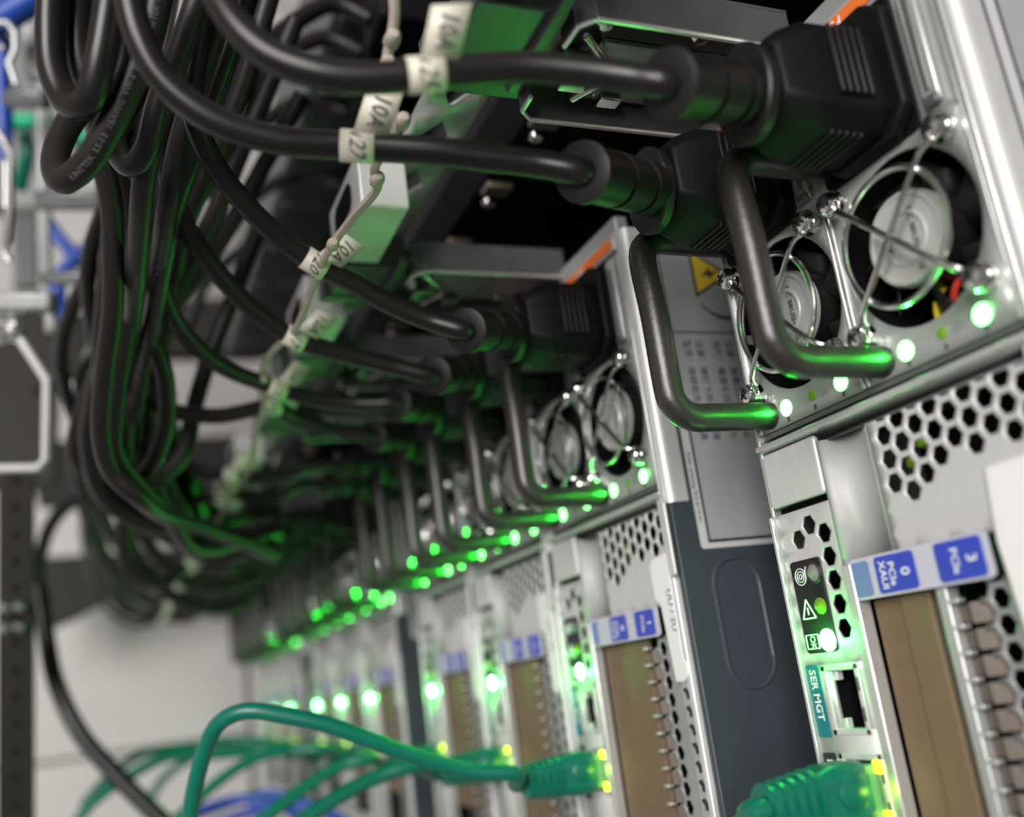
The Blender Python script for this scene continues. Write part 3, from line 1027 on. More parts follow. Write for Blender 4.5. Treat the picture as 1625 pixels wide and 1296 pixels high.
# ------------------------------------------------------------------ loose loops and hanks of the cord bundle
GL = 'black power cords bundled at the left'
bundle = [
    ('power cord loop at the upper left, its round bend crossing the metal clamps', [(84, -40, 215), (80, 40, 215), (84, 110, 214), (108, 162, 212), (140, 158, 208), (158, 100, 206), (172, 20, 206), (180, -50, 206)], 3.3),
    ('power cord running parallel inside the outermost upper left loop', [(128, -40, 222), (124, 40, 222), (132, 110, 221), (160, 150, 219), (196, 120, 217), (215, 40, 216), (226, -50, 216)], 3.1),
    ('power cord with printed sheath forming the lowest pointed loop at the left', [(150, 150, 236), (110, 195, 232), (88, 250, 226), (98, 286, 221), (135, 262, 217), (172, 205, 214), (205, 135, 213), (238, 50, 213), (262, -50, 213)], 3.2),
    ('grey-edged power cord hooked in a short tight bend beside the green patch', [(230, 120, 262), (200, 175, 258), (180, 222, 252), (204, 262, 246), (232, 238, 243), (252, 165, 240), (280, 80, 238), (305, -50, 238)], 3.1),
    ('power cord with small white printing, slanting beside the curved front cord', [(330, -50, 232), (300, 40, 234), (268, 130, 238), (244, 215, 244), (228, 290, 250), (222, 360, 262), (214, 460, 290), (205, 560, 330), (200, 660, 370)], 3.0),
    ('power cord slanting down behind the printed one, second in the fan of cords', [(372, -50, 252), (345, 40, 254), (312, 140, 258), (285, 230, 263), (268, 320, 270), (255, 400, 290), (235, 500, 320), (215, 600, 350)], 3.1),
    ('power cord third in the slanting fan above the curved cords', [(405, -50, 262), (374, 50, 264), (340, 150, 268), (308, 240, 274), (276, 330, 280), (258, 420, 296), (240, 520, 320), (220, 620, 350)], 3.2),
    ('power cord fourth in the slanting fan, partly behind the front cord', [(440, -50, 290), (408, 60, 292), (372, 170, 296), (338, 260, 300), (296, 350, 308), (270, 460, 318)], 3.2),
    ('power cord fifth in the slanting fan, against the dim grey panel', [(470, 30, 330), (420, 150, 334), (382, 240, 336), (345, 330, 340), (300, 420, 348), (262, 520, 356)], 3.3),
    ('power cord lowest in the slanting fan, meeting the long curved cord', [(480, 150, 360), (425, 250, 362), (370, 350, 366), (318, 430, 372), (262, 500, 380), (225, 590, 392)], 3.3),
    ('power cord hanging straight at the outer left edge of the bundle', [(158, 240, 266), (176, 320, 272), (180, 420, 280), (178, 500, 288), (166, 590, 300), (160, 680, 312), (176, 745, 322), (222, 790, 330)], 3.2),
    ('power cord hanging just inside the outer left one', [(176, 230, 282), (198, 320, 290), (214, 400, 298), (205, 490, 306), (192, 580, 316), (182, 660, 326), (190, 730, 336)], 3.1),
    ('power cord drawing the inner curve of the long hanging loop', [(222, 240, 300), (226, 330, 306), (222, 430, 316), (236, 520, 326), (262, 600, 336), (262, 680, 346), (230, 748, 352), (190, 730, 356), (168, 660, 352), (160, 560, 350), (168, 460, 346), (180, 330, 342)], 3.2),
    ('power cord closing the long hanging loop at its bottom', [(240, 300, 322), (252, 420, 330), (240, 500, 340), (216, 580, 350), (200, 670, 360), (205, 740, 366), (245, 760, 372), (290, 720, 380), (310, 640, 388), (335, 560, 392), (370, 470, 396), (410, 360, 398)], 3.4),
    ('power cord in the shadow behind the long hanging loop', [(205, 300, 332), (190, 400, 342), (200, 500, 350), (224, 600, 362), (242, 680, 372), (250, 780, 386), (290, 830, 400)], 3.4),
    ('power cord bowing outward at the left of the bundle waist', [(165, 560, 372), (148, 640, 382), (140, 700, 392), (160, 780, 404), (215, 825, 416), (280, 838, 430), (335, 832, 444)], 3.6),
    ('power cord with a small ear-shaped bend left of the bundle waist', [(150, 600, 400), (122, 680, 406), (122, 725, 412), (150, 760, 420), (200, 800, 430), (262, 850, 446), (320, 858, 460)], 3.4),
    ('power cord sagging to the pale tags under the hanging loop', [(170, 720, 440), (190, 790, 450), (235, 835, 462), (300, 862, 478), (350, 850, 490), (420, 850, 505)], 3.6),
    ('power cord in the lowest swag above the white floor', [(190, 800, 560), (215, 880, 575), (262, 938, 590), (330, 965, 610), (395, 955, 630)], 4.2),
    ('power cord sagging just above the lowest swag', [(200, 780, 520), (240, 870, 535), (290, 918, 552), (350, 930, 572), (410, 915, 590)], 3.9),
    ('power cord hanging in a slack curve left of the lower tags', [(210, 760, 470), (196, 830, 480), (205, 900, 492), (255, 925, 505), (290, 900, 520)], 3.6),
    ('power cord arching behind the bundle against the floor tile', [(70, 960, 640), (62, 900, 640), (82, 830, 636), (130, 790, 630), (200, 800, 620), (260, 850, 610)], 4.4),
    ('power cord leaving the bundle to the left above the white wall', [(60, 620, 520), (120, 590, 510), (180, 560, 500), (240, 480, 490), (300, 440, 480)], 3.4),
]
sheath_rows = {2: 'LINETEK  LS-13  18AWG  VW-1  E63216', 4: 'WBTSP-3  UL  LINETEK', 5: 'SP-305B  VW-1  60C'}
for i, (lb, path, r) in enumerate(bundle):
    lx_, ly_, ld_ = path[-1]
    if 480 < ly_ < 800 and lx_ < 300:         # the hanging ends run on to the lower plugs
        path = list(path)
        if ly_ < 700: path.append((206 + i % 3 * 8, 750, ld_ + 34))
        path += [(246 + i % 4 * 7, 818, path[-1][2] + 34), (318, 826 + i * 37 % 60, path[-1][2] + 66 + i % 5 * 12), (440, 800 + i * 53 % 90, path[-1][2] + 98 + i % 4 * 22)]
    P = [at(*p) for p in path]
    ORG[0] = P[0].copy()
    root = thing('power_cable', P[0], 'black ' + lb, 'power cord', GL)
    pts = smooth_path(P, 7)
    MB().tube(pts, r, 12).build('cord', 'cord_worn' if i % 3 else 'cord_black', root)
    if i in sheath_rows:
        tm = text_mb(sheath_rows[i] + '   ' + sheath_rows[i], 0, 0, 0, 1.9, (1, 0, 0), (0, 1, 0), thick=0)
        # lay the letters along the sheath
        L = [0]
        for k in range(1, len(pts)): L.append(L[-1] + (pts[k] - pts[k - 1]).length)
        start = L[-1] * (0.42 if i == 2 else 0.22)
        vs = []
        for v in tm.v:
            s_ = start + v.x
            k = max(0, min(len(pts) - 2, next((q for q in range(len(L) - 1) if L[q + 1] >= s_), len(pts) - 2)))
            f = (s_ - L[k]) / max(1e-6, L[k + 1] - L[k])
            c = pts[k].lerp(pts[k + 1], f)
            d = (pts[k + 1] - pts[k]).normalized()
            vw = (CAM - c)
            n = (vw - d * vw.dot(d)).normalized()
            up = n.cross(d)
            ang = v.y / r
            vs.append(c + n * (r + 0.06) * math.cos(ang) + up * (r + 0.06) * math.sin(ang))
        tm.v = vs
        tm.build('sheath_printing', 'ink_gray', root)
    ORG[0] = Vector((0, 0, 0))

# filler cords deep inside the bundle, all hanging the same way
GD = 'dark cords deep inside the bundle'
for k in range(14):
    u = k / 13
    a = at(150 + 290 * u + random.uniform(-12, 12), -60, 300 + 50 * random.random())
    b_ = at(140 + 225 * u + random.uniform(-8, 8), 130, 310 + 60 * random.random())
    c = at(165 + 130 * u + random.uniform(-8, 8), 280, 325 + 60 * random.random())
    d = at(178 + 75 * u + random.uniform(-8, 8), 420, 350 + 60 * random.random())
    e = at(172 + 88 * u + random.uniform(-10, 10), 600, 390 + 60 * random.random())
    f = at(185 + 110 * u + random.uniform(-12, 12), 760, 440 + 60 * random.random())
    g = at(300 + 60 * u, 820 + 50 * random.random(), 530 + 50 * random.random())
    h = at(440, 790 + 100 * random.random(), 590 + 60 * random.random())
    o = MB().tube(smooth_path([a, b_, c, d, e, f, g, h], 7), 3.4, 10).build('power_cable', 'cord_worn' if k % 2 else 'cord_black')
    tag(o, 'black power cord deep inside the hanging bundle, mostly behind other cords', 'power cord', GD)

# twine with ties following the tags down the rack
pts = [at(622, -30, 196), at(626, 30, 200), at(612, 120, 208), at(628, 205, 214), at(595, 265, 226), at(598, 300, 234), at(560, 345, 250), at(520, 400, 268), at(498, 450, 282),
       at(470, 520, 305), at(430, 560, 335), at(416, 590, 350), at(420, 640, 368), at(405, 690, 392), at(398, 740, 420), at(370, 780, 450),
       at(345, 830, 500), at(330, 870, 560), at(300, 915, 680), at(285, 930, 740)]
ORG[0] = pts[0].copy()
tw = thing('twine', pts[0], 'pale knotted twine running down behind the cream cable tags', 'twine')
MB().tube(smooth_path(pts, 5), [1.15] * 96, 8).build('strand', 'twine', tw)
for k, (px, py, dd) in enumerate(((624, 60, 203), (616, 100, 207), (640, 190, 214), (600, 282, 230), (530, 385, 262), (420, 600, 352), (405, 690, 392), (400, 735, 418), (372, 775, 450), (345, 825, 500), (300, 915, 680))):
    c = at(px, py, dd)
    kn = MB()
    kn.lathe(c - Vector((0, 0, 3)), (0.2, -0.1, 1), [(0, 1.0), (1.5, 1.7), (3.5, 1.8), (5.5, 1.5), (6.3, 0.8)], 10)
    kn.build('knot', 'twine', tw)
ORG[0] = Vector((0, 0, 0))

# ------------------------------------------------------------------ cable management brackets on the servers' ends
GB = 'metal cable arm brackets beside the server backs'


def arm_bracket():
    ORG[0] = Vector((-70, 0, -59))
    root = thing('cable_arm_bracket', (-70, 0, -59), '', 'cable bracket', GB)
    ch = MB()
    # rounded C channel opening towards the servers
    ch.box(-71, -70, -53, 1, -59, -19)
    ch.box(-71, -60, -53, 1, -59.8, -58.8)
    ch.box(-71, -60, -53, 1, -20.2, -19.2)
    ch.add([(-71, -53, -59.8), (-60, -53, -59.8), (-60, -56.2, -56.2), (-71, -56.2, -56.2)], [(0, 1, 2, 3)])
    ch.add([(-71, -53, -19.2), (-60, -53, -19.2), (-60, -56.2, -22.8), (-71, -56.2, -22.8)], [(0, 1, 2, 3)])
    ch.box(-71, -60, -56.6, -55.8, -56.2, -50)
    ch.box(-71, -60, -56.6, -55.8, -30, -22.8)
    ch.build('channel', 'steel_dull', root, bevel=0.3)
    lp = MB()
    lp.tube([(-60, 1, -59.4), (-60, -52.6, -59.4), (-60, -56, -56.0), (-60, -56.2, -50)], 0.7, 8)
    lp.tube([(-60, 1, -19.6), (-60, -52.6, -19.6), (-60, -56, -22.9), (-60, -56.2, -30)], 0.7, 8)
    lp.build('rolled_edge', 'steel_bright', root)
    sh = MB()
    sh.box(-70, -64, -44, 1, -33, -31.5)
    sh.box(-66, -65, -44, 1, -46, -31.5)
    sh.box(-70, -66, -38, -6, -56, -48)
    sh.build('inner_slide', 'steel_gray', root, bevel=0.3)
    lk = MB()
    lk.box(-68, -61, -50, -43, -48, -40)
    lk.tube([(-64, -50, -30), (-62, -42, -36), (-63, -38, -44), (-62, -44, -52)], 1.1, 8)
    lk.box(-66, -62, -36, -30, -54, -50)
    lk.build('spring_catch', 'chrome_soft', root, bevel=0.5)
    for y, z in ((-46, -27), (-20, -27), (-34, -54), (-12, -52)):
        MB().lathe((-66.5, y, z), (1, 0, 0), [(0, 2.4), (1, 2.4), (1.9, 1.6), (2.0, 0.1)], 14).build('rivet', 'chrome_soft', root)
    # hinge end block with a dark slot
    eb = MB()
    eb.rprism(-80, -62, -20, 20, 1.5, 'y', -84, -69)
    blk = eb.build('hinge_block', 'zinc', root, bevel=0.6)
    eb = MB()
    eb.rprism(-76, -67, -12, 10, 3.5, 'y', -84.5, -83.6)
    eb.build('block_slot', 'dark_void', blk)
    lk = MB()
    lk.box(-76, -63, -82, -57, -56, -50)
    lk.box(-74, -62, -80, -58, -46, -22)
    lk.box(-63, -60, -63, -60, -50, -14)
    lk.build('link_plate', 'link_dark', root, bevel=0.4)
    ORG[0] = Vector((0, 0, 0))
    return root


a0 = arm_bracket()
for i in range(10):
    o = a0 if i == 0 else copy_tree(a0)
    o.location = Vector((-70, 0, -59 + OFF[i])) * S
    o['label'] = ['galvanised cable arm bracket at the top edge of the photo, beside the nearest server',
                  'galvanised cable arm bracket with pale slotted end block, beside the second server from the right',
                  'galvanised cable arm bracket beside the third server from the right'][i] if i < 3 else \
        'dim cable arm bracket beside the %s server from the right' % WHICH[i]

# perforated upright along the brackets, with lozenge cut-outs
pu = MB()
X = -82.5
z = 43.55
ORG[0] = Vector((X, -66, -1100))
while z > -1100:
    # one cell: outer frame 36 high, 22 deep, lozenge hole
    y0, y1, z1, z0 = -71.0, -53.0, z, z - 27.3
    c = [(-62 + 5.4 * math.cos(t), (z0 + z1) / 2 + 10.5 * math.sin(t)) for t in (0, PI / 2, PI, 1.5 * PI)]
    O = [(y1, z0), (y1, z1), (y0, z1), (y0, z0)]
    mid = [(y1, (z0 + z1) / 2), (-62, z1), (y0, (z0 + z1) / 2), (-62, z0)]
    I = c
    v = [(X, a, b_) for a, b_ in (mid[0], O[1], mid[1], O[2], mid[2], O[3], mid[3], O[0])] + [(X, a, b_) for a, b_ in I]
    pu.add(v, [(0, 1, 2, 9, 8), (2, 3, 4, 10, 9), (4, 5, 6, 11, 10), (6, 7, 0, 8, 11)])
    z -= 27.3
up_ = pu.build('perforated_upright', 'steel', None, solid=1.6, weld=True)
up_.location = ORG[0] * S
ORG[0] = Vector((0, 0, 0))
tag(up_, 'grey metal upright punched with lozenge holes behind the cable tags', 'rack upright')

# rack corner post behind the brackets, with bolts and small tabs
rp = MB()
ORG[0] = Vector((-100, 20, -1180))
rt = thing('rack_post', ORG[0], 'black rack corner post seen between the nearest brackets', 'rack post')
b = MB()
b.box(-112, -92, -30, 60, -1180, 120)
b.build('post_body', 'dark_void', rt, bevel=1)
k = 0
for i in range(26):
    z = 30 - i * 44.45
    t_ = MB()
    t_.box(-92.2, -89.5, -29, -19, z - 4, z + 4)
    t_.build('cage_tab', 'brown_metal', rt, bevel=0.8)
    MB().lathe((-91, -24, z - 9), (1, 0, 0), [(0, 2.6), (1.6, 2.4), (2.3, 1.4), (2.4, 0.1)], 14).build('bolt', 'chrome_soft', rt)
ORG[0] = Vector((0, 0, 0))

side = MB().box(-400, -113, 62, 66, -1180, 120).build('rack_frame_side', 'black_metal')
structure(side)
side.name = 'wall_rack_side'
inner = MB().box(-62, 370, 705, 710, -1180, 120).build('wall_rack_back', 'black_metal')
structure(inner)

# ------------------------------------------------------------------ network cables
GN = 'green network cables from the server sockets'


def net_cable(i, path, r, label):
    x, z = 110.4, -47.2 + OFF[i]
    ORG[0] = Vector((x, 0, z))
    root = thing('network_cable', ORG[0], label, 'network cable', GN)
    p = MB()
    p.box(x - 5.6, x + 5.6, -6, 3, z - 4.2, z + 4.0)
    p.build('plug', 'clear_green', root, bevel=0.4)
    b = MB()
    secs = [(-4, 6.4, 5.4), (-6, 6.8, 5.9), (-13, 6.8, 5.9), (-16, 5.6, 4.8), (-29, 4.4, 3.9)]
    vs, fs = [], []
    for y, a, d in secs:
        c = 0.35
        vs += [(x + e * a, y, z + g * d) for e, g in ((1, 1 - c), (1, -1 + c), (1 - c, -1), (-1 + c, -1), (-1, -1 + c), (-1, 1 - c), (-1 + c, 1), (1 - c, 1))]
    for k in range(len(secs) - 1):
        for j_ in range(8):
            j2 = (j_ + 1) % 8
            fs.append((k * 8 + j_, k * 8 + j2, k * 8 + 8 + j2, k * 8 + 8 + j_))
    fs += [tuple(range(8)), tuple(range(32, 40))[::-1]]
    b.add(vs, fs)
    bo = b.build('boot', 'net_green', root, bevel=0.7, seg=3)
    rb = MB()
    for k in range(5):
        y = -16.2 - k * 2.7
        s_ = 6.9 - k * 0.3
        rb.lathe((x, y, z), (0, -1, 0), [(0, s_ - 1.2), (0.25, s_), (1.6, s_), (1.9, s_ - 1.2)], 20, sx=1.0, sy=0.86, up=(1, 0, 0))
    rb.build('boot_ribs', 'net_green', bo)
    MB().lathe((x - 1, -9.5, z + 5.4), (0, 0, 1), [(0, 3.9), (0.9, 3.7), (1.5, 2.7), (1.7, 0.1)], 20, sx=1.0, sy=1.1, up=(1, 0, 0)).build('latch_button', 'net_green', bo)
    pts = smooth_path([(x, -27, z), (x, -32, z)] + [Vector(q) for q in path], 8)
    MB().tube(pts, r, 12).build('cord', 'net_green', root)
    ORG[0] = Vector((0, 0, 0))


net_cable(0, [at(1180, 1310, 232), at(1080, 1370, 230), at(950, 1480, 228)], 2.9, 'green network cable in the nearest server, its ribbed boot at the bottom right')
net_cable(1, [at(820, 1228, 312), at(740, 1222, 309), at(660, 1200, 305), at(590, 1175, 301), at(520, 1150, 298), at(450, 1135, 296), at(390, 1128, 295),
              at(345, 1150, 296), at(322, 1200, 298), at(305, 1270, 300), at(295, 1360, 302)], 2.55, 'thick green network cable with ribbed boot, arching across and down at the lower left')
net_cable(2, [at(660, 1215, 385), at(600, 1232, 380), at(540, 1262, 372), at(470, 1310, 362), at(400, 1370, 352)], 3.0, 'green network cable of the third server, running down under the arching one')
net_cable(3, [at(590, 1205, 455), at(540, 1215, 450), at(490, 1245, 440), at(430, 1290, 425), at(380, 1340, 415)], 3.0, 'green network cable of the fourth server, disappearing behind the thick cables')
net_cable(4, [at(520, 1190, 545), at(460, 1190, 540), at(400, 1205, 530), at(340, 1245, 515), at(280, 1300, 500)], 3.0, 'green network cable rising from the bottom edge to the fifth server')
net_cable(5, [at(470, 1185, 620), at(400, 1192, 612), at(330, 1198, 600), at(270, 1200, 590), at(215, 1225, 575), at(150, 1270, 560), at(110, 1320, 550)], 3.2, 'green network cable of the sixth server, lying low across the floor tiles')
net_cable(6, [at(440, 1180, 700), at(360, 1175, 690), at(290, 1185, 680), at(230, 1195, 665), at(180, 1225, 650), at(130, 1280, 640)], 3.2, 'green network cable of the seventh server, top of the faint strands')
net_cable(7, [at(420, 1190, 780), at(350, 1190, 770), at(300, 1205, 760), at(255, 1240, 745), at(230, 1290, 735)], 3.2, 'faint green network cable of the eighth server over the tile joint')

# ------------------------------------------------------------------ the back row: distribution strip with plugs
ORG[0] = Vector((-215, -40, -700))
pdu = thing('power_strip', ORG[0], 'dim grey-green power strip behind the cords at the upper centre', 'power strip')
b = MB()
b.box(-260, -205, -62, 10, -640, 60)
b.build('strip_housing', 'pdu_gray', pdu, bevel=2)
b = MB()
b.box(-205, -203.6, -58, 6, -640, 60)
b.build('strip_face', 'pdu_gray', pdu)
for k in range(9):
    z = -150 - k * 56
    c_ = MB()
    c_.box(-203.8, -201.5, -58, 6, z - 2, z + 2)
    c_.build('face_seam', 'steel_dull', pdu)
ORG[0] = Vector((0, 0, 0))
for k, (px, py, dd, w) in enumerate(((600, 12, 395, 10), (585, 66, 430, 10), (560, 163, 480, 9), (548, 280, 545, 9), (520, 370, 620, 8))):
    c = at(px, py, dd)
    ORG[0] = c.copy()
    o = thing('power_plug', c, 'black power plug in the dim strip, %s from the top edge of the photo' % ['first', 'second', 'third', 'fourth', 'fifth'][k], 'power plug', 'black plugs in the power strip')
    q = MB()
    q.rprism(c.y - 4, c.y + 26, c.z - 14, c.z + 14, 3, 'x', c.x - 8, c.x + 14)
    q.build('plug_body', 'plug_black', o, bevel=1.5)
    p0 = c + Vector((6, -4, 0))
    e1, e2, e3, e4 = at(px - 70, py - 6, dd - 5), at(px - 130, py + 22, dd - 15), at(px - 190, py + 75, dd - 30), at(px - 225, py + 150, dd - 40)
    MB().tube(smooth_path([p0, e1, e2, e3, e4], 7), 3.6, 12).build('cord', 'cord_worn', o)
    ORG[0] = Vector((0, 0, 0))

# ------------------------------------------------------------------ chrome wire management at the left edge
def wires(name, label, cat, paths, r, m, base=None):
    P = [[at(*p) for p in path] for path in paths]
    ORG[0] = P[0][0].copy()
    o = thing(name, P[0][0], label, cat)
    for pts in P:
        MB().tube(pts, r, 10).build('wire', m, o)
    ORG[0] = Vector((0, 0, 0))
    return o


wires('cable_ring', 'chrome wire cable ring cut by the left edge, below the grey bar', 'cable ring',
      [[(14, 518, 430), (22, 524, 430), (74, 602, 430), (74, 660, 430), (73, 728, 430), (60, 742, 430), (-40, 744, 430)]], 2.0, 'zinc')
wires('cable_ring', 'chrome wire cable ring at the upper left corner beside blue cables', 'cable ring',
      [[(-30, 35, 420), (12, 36, 420), (24, 52, 420), (24, 80, 420), (14, 100, 420), (26, 135, 420)], [(-30, 75, 420), (8, 76, 420)]], 1.5, 'steel_gray')
wires('cable_ring', 'chrome wire cable ring running down the left edge past the green cable', 'cable ring',
      [[(-10, 200, 410), (4, 222, 410), (16, 245, 410), (16, 330, 410), (12, 380, 410), (4, 396, 410), (14, 415, 410)], [(-20, 235, 412), (2, 262, 412), (4, 330, 412)]], 2.0, 'chrome_soft')


def bar(name, label, cat, a, b_, d, h, th, m, deep=10):
    """a flat bar between two spots at the same distance"""
    A, B = at(*a, d), at(*b_, d)
    ORG[0] = (A + B) / 2
    o = MB()
    dr = (B - A).normalized()
    vw = (CAM - (A + B) / 2).normalized()
    u = vw.cross(dr).normalized()
    n = dr.cross(u).normalized()
    vs = []
    for p in (A, B):
        for s1 in (-1, 1):
            for s2 in (-1, 1):
                vs.append(p + u * s1 * h / 2 + n * s2 * deep / 2)
    o.add(vs, [(0, 1, 3, 2), (4, 6, 7, 5), (0, 4, 5, 1), (2, 3, 7, 6), (0, 2, 6, 4), (1, 5, 7, 3)])
    q = o.build(name, m, None, bevel=th)
    q.location = ORG[0] * S
    ORG[0] = Vector((0, 0, 0))
    return tag(q, label, cat)


bar('metal_bar', 'blue-grey metal bar at the left edge above the chrome cable ring', 'metal bar', (-40, 478), (88, 478), 440, 9, 2, 'steel_gray')
bar('metal_bar', 'grey metal rung directly above the green cable at the upper left', 'metal bar', (10, 155), (78, 158), 470, 9, 2, 'steel_dull')
bar('metal_bar', 'grey metal rung just below the pointed cord loop', 'metal bar', (60, 318), (162, 318), 480, 10, 2, 'steel_dull')
bar('metal_bar', 'grey metal rung below the blue cross of cables', 'metal bar', (70, 442), (162, 440), 490, 7, 2, 'steel_dull')
bar('metal_bar', 'pale metal upright between the rungs, right of the chrome rings', 'metal bar', (50, -40), (62, 130), 500, 12, 2, 'steel_gray')
bar('metal_bar', 'thin pale metal rod crossing the rungs behind the green cable', 'metal bar', (66, 130), (72, 440), 500, 7, 2, 'steel_gray')
bar('metal_bar', 'slim metal stub under the blue-grey bar', 'metal bar', (80, 480), (82, 530), 445, 6, 2, 'steel_gray')
for k, (px, py) in enumerate(((4, 502), (24, 502), (4, 532), (24, 530))):
    c = at(px, py, 432)
    o = MB().lathe((0, 0, 0), CAM - c, [(0, 4), (3, 4), (5, 2.6), (5.4, 0.2)], 16).build('bolt', 'chrome_soft')
    o.location = c * S
    tag(o, 'shiny bolt head by the blue-grey bar, %s of the four' % ['upper left', 'upper right', 'lower left', 'lower right'][k], 'bolt', 'bolts by the blue-grey bar')


def flex(name, label, cat, path, r, m, group=None):
    P = [at(*p) for p in path]
    ORG[0] = P[0].copy()
    o = MB().tube(smooth_path(P, 7), r, 12).build(name, m)
    o.location = ORG[0] * S
    ORG[0] = Vector((0, 0, 0))
    return tag(o, label, cat, group)


flex('network_cable', 'bright green network cable crossing behind the upper left cord loops', 'network cable',
     [(-20, 192, 520), (30, 192, 520), (80, 196, 520), (130, 218, 520), (190, 250, 525), (250, 262, 530)], 4.2, 'net_green_pale')
flex('network_cable', 'green network cable dropping beside the pale rod', 'network cable',
     [(30, 195, 540), (40, 215, 540), (42, 250, 540), (30, 300, 545)], 4.0, 'net_green')
flex('network_cable', 'second green network cable under the bright one, behind the pointed loop', 'network cable',
     [(100, 200, 560), (130, 225, 560), (160, 240, 565), (230, 275, 570), (300, 300, 580)], 5.0, 'net_green')
flex('network_cable', 'dim green network cable across the grey panel behind the tags', 'network cable',
     [(400, 330, 700), (440, 350, 700), (480, 366, 690), (550, 350, 680)], 6, 'net_green')
GBL = 'blue network cables at the upper left'
flex('network_cable', 'blue network cable slanting out of the upper left corner', 'network cable', [(-20, 40, 470), (30, 12, 470), (90, -30, 470)], 7.5, 'net_blue', GBL)
flex('network_cable', 'blue network cable running down the left edge behind the chrome rings', 'network cable', [(4, 60, 480), (3, 140, 480), (6, 200, 480), (2, 300, 480)], 4.5, 'net_blue', GBL)
flex('network_cable', 'blue network cable slanting down left to right under the rung', 'network cable', [(70, 345, 560), (100, 385, 560), (140, 425, 560)], 4.0, 'net_blue', GBL)
flex('network_cable', 'blue network cable slanting down right to left under the rung', 'network cable', [(165, 375, 555), (128, 402, 555), (92, 440, 555)], 4.0, 'net_blue', GBL)
flex('network_cable', 'short blue network cable beside the pale wall patch', 'network cable', [(90, 450, 570), (92, 480, 570), (96, 520, 570)], 5.0, 'net_blue', GBL)
flex('power_cable', 'thick black cable curving down over the white floor tiles', 'power cable',
     [(60, 930, 610), (72, 1000, 600), (88, 1080, 590), (125, 1160, 580), (180, 1225, 570), (240, 1285, 560), (300, 1340, 550)], 5.2, 'cord_black')
GF = 'blue network cables at the bottom edge'
for k, (x0, dy, d0) in enumerate(((290, 0, 640), (330, -8, 650), (360, 6, 630))):
    flex('network_cable', ['blue network cable at the bottom edge, left end of the tangle', 'blue network cable at the bottom edge, highest of the tangle', 'blue network cable at the bottom edge, lowest of the tangle'][k],
         'network cable', [(x0 - 40, 1310 + dy, d0), (x0 + 30, 1284 + dy, d0), (x0 + 90, 1268 + dy, d0), (x0 + 150, 1278 + dy, d0), (x0 + 200, 1305 + dy, d0)], 3.2, 'net_blue', GF)

# ------------------------------------------------------------------ rack base, floor, walls
fl = MB().box(-3200, 2600, -2600, 2400, -1340, -1300).build('floor', 'floor_tile')
structure(fl)
jn = MB()
for k in range(-5, 5):
    jn.box(104 + k * 600 - 3, 104 + k * 600 + 3, -2600, 2400, -1300.2, -1299.4)
for k in range(-4, 5):
    jn.box(-3200, 2600, -355 + k * 600 - 2.5, -355 + k * 600 + 2.5, -1300.2, -1299.4)
j_ = jn.build('trim_1', 'tile_joint')
structure(j_)
wl = MB().box(-3240, -3200, -2600, 2400, -1300, 1700).build('wall_left', 'wall_paint')
structure(wl)
wl = MB().box(-3200, 2600, -2640, -2600, -1300, 1700).build('wall_back', 'wall_paint')
structure(wl)

# blanking panel and foot of the rack under the last server
ORG[0] = Vector((150, 0, -1180))
bp = thing('blanking_panel', ORG[0], 'pale blanking panel below the farthest server at the left end of the row', 'panel')
b = MB()
b.box(-56, 368, 0, 3, -1090, -1000)
b.build('face', 'zinc', bp, bevel=1)
b = MB()
b.box(-60, 368, -4, 6, -1112, -1094)
b.build('rail', 'brown_metal', bp, bevel=1)
ORG[0] = Vector((0, 0, 0))


def slab(name, label, cat, pix, z0, z1, m):
    """flat plate cut to an outline, lying level at height z1"""
    pts = []
    for px, py in pix:
        d = at(px, py, 1000) - CAM
        t = (z1 - CAM.z) / d.z
        q = CAM + d * t
        pts.append((q.x, q.y))
    cx = sum(p[0] for p in pts) / len(pts)
    cy = sum(p[1] for p in pts) / len(pts)
    ORG[0] = Vector((cx, cy, z0))
    o = MB().prism(pts, 'z', z0, z1).build(name, m, None, bevel=2)
    o.location = ORG[0] * S
    ORG[0] = Vector((0, 0, 0))
    return tag(o, label, cat)


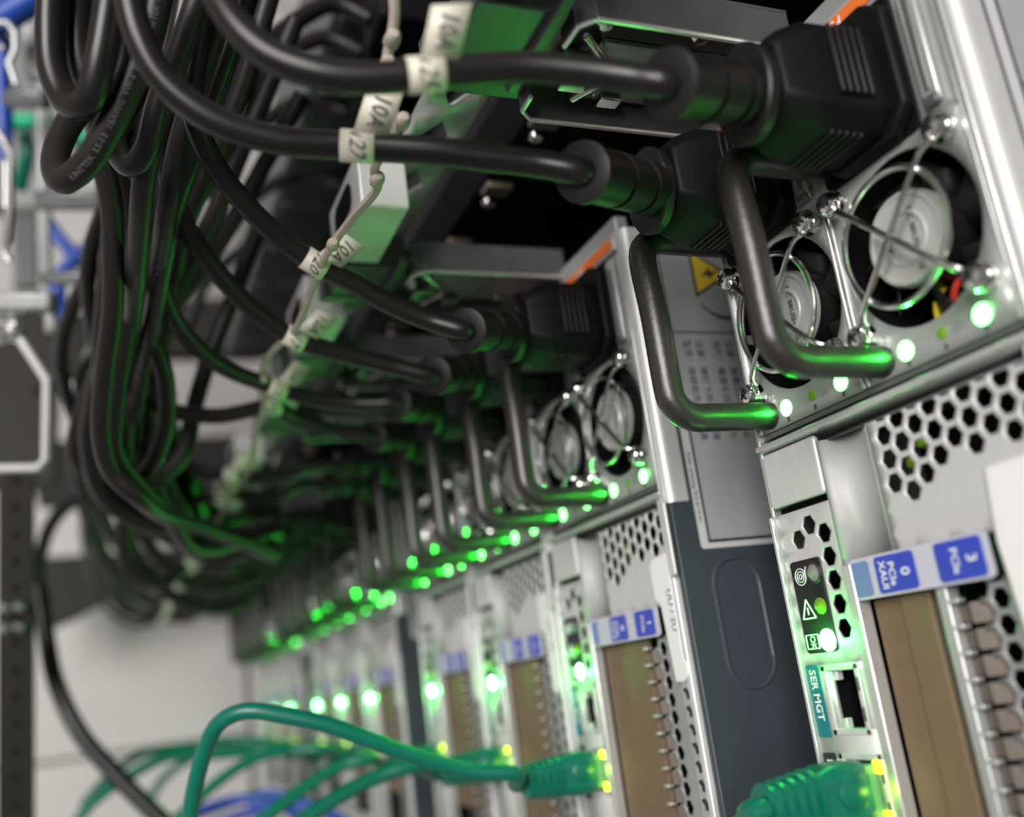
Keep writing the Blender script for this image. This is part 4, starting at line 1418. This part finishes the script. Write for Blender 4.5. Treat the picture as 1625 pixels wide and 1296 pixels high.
slab('base_plate', 'dark brown base plate of the rack with a curved cut-out over the floor', 'base plate',
     [(52, 885), (395, 862), (398, 965), (355, 972), (310, 958), (275, 936), (240, 929), (200, 934), (165, 952), (120, 978), (60, 1002)], -1150, -1110, 'brown_beam')
slab('cross_beam', 'dark brown cross beam of the rack above the base plate', 'beam',
     [(40, 700), (395, 690), (400, 795), (60, 795)], -1010, -970, 'brown_beam')
slab('cross_beam', 'dark beam behind the hanging cords, level with the chrome ring', 'beam',
     [(60, 520), (165, 480), (400, 470), (420, 560), (180, 560), (70, 600)], -930, -900, 'brown_beam')

slab('side_panel', 'dark brown panel at the left edge inside the chrome cable ring', 'panel',
     [(-80, 478), (60, 470), (96, 560), (88, 770), (-80, 770)], -720, -700, 'brown_beam')
slab('patch_panel', 'grey panel behind the chrome rings and blue cables at the upper left', 'panel',
     [(-80, -200), (140, -200), (150, 120), (110, 300), (60, 330), (-80, 330)], -720, -700, 'steel_gray')
slab('patch_panel', 'dim grey shelf plate behind the pale rod, between the rungs', 'panel',
     [(20, 345), (60, 345), (62, 455), (20, 455)], -640, -630, 'steel_dull')

# dark perforated rail down the left edge
ORG[0] = at(24, 1000, 560)
rail = thing('perforated_rail', ORG[0], 'dark perforated rack rail running down the lower left edge', 'rack rail')
A, B = at(26, 740, 560), at(26, 1420, 560)
dr = (B - A).normalized()
vw = (CAM - (A + B) / 2).normalized()
u = vw.cross(dr).normalized()
n = dr.cross(u)
b = MB()
vs = []
for p in (A, B):
    for s1 in (-1, 1):
        for s2 in (-1, 1):
            vs.append(p + u * s1 * 9.6 + n * s2 * 6)
b.add(vs, [(0, 1, 3, 2), (4, 6, 7, 5), (0, 4, 5, 1), (2, 3, 7, 6), (0, 2, 6, 4), (1, 5, 7, 3)])
b.build('rail_body', 'brown_beam', rail, bevel=1)
n_out = n if n.dot(vw) > 0 else -n
for k in range(16):
    p = A + (B - A) * ((k + 0.5) / 16) + n_out * 6
    MB().lathe(p, n_out, [(-1, 2.4), (0.15, 2.4), (0.2, 0.1)], 4).build('square_hole', 'dark_void', rail)
for px, py in ((8, 963), (30, 962), (8, 996), (30, 994)):
    p = at(px, py, 552)
    MB().lathe(p, n_out, [(0, 3.4), (2, 3.4), (4, 2.2), (4.4, 0.2)], 14).build('bolt', 'chrome_soft', rail)
ORG[0] = Vector((0, 0, 0))
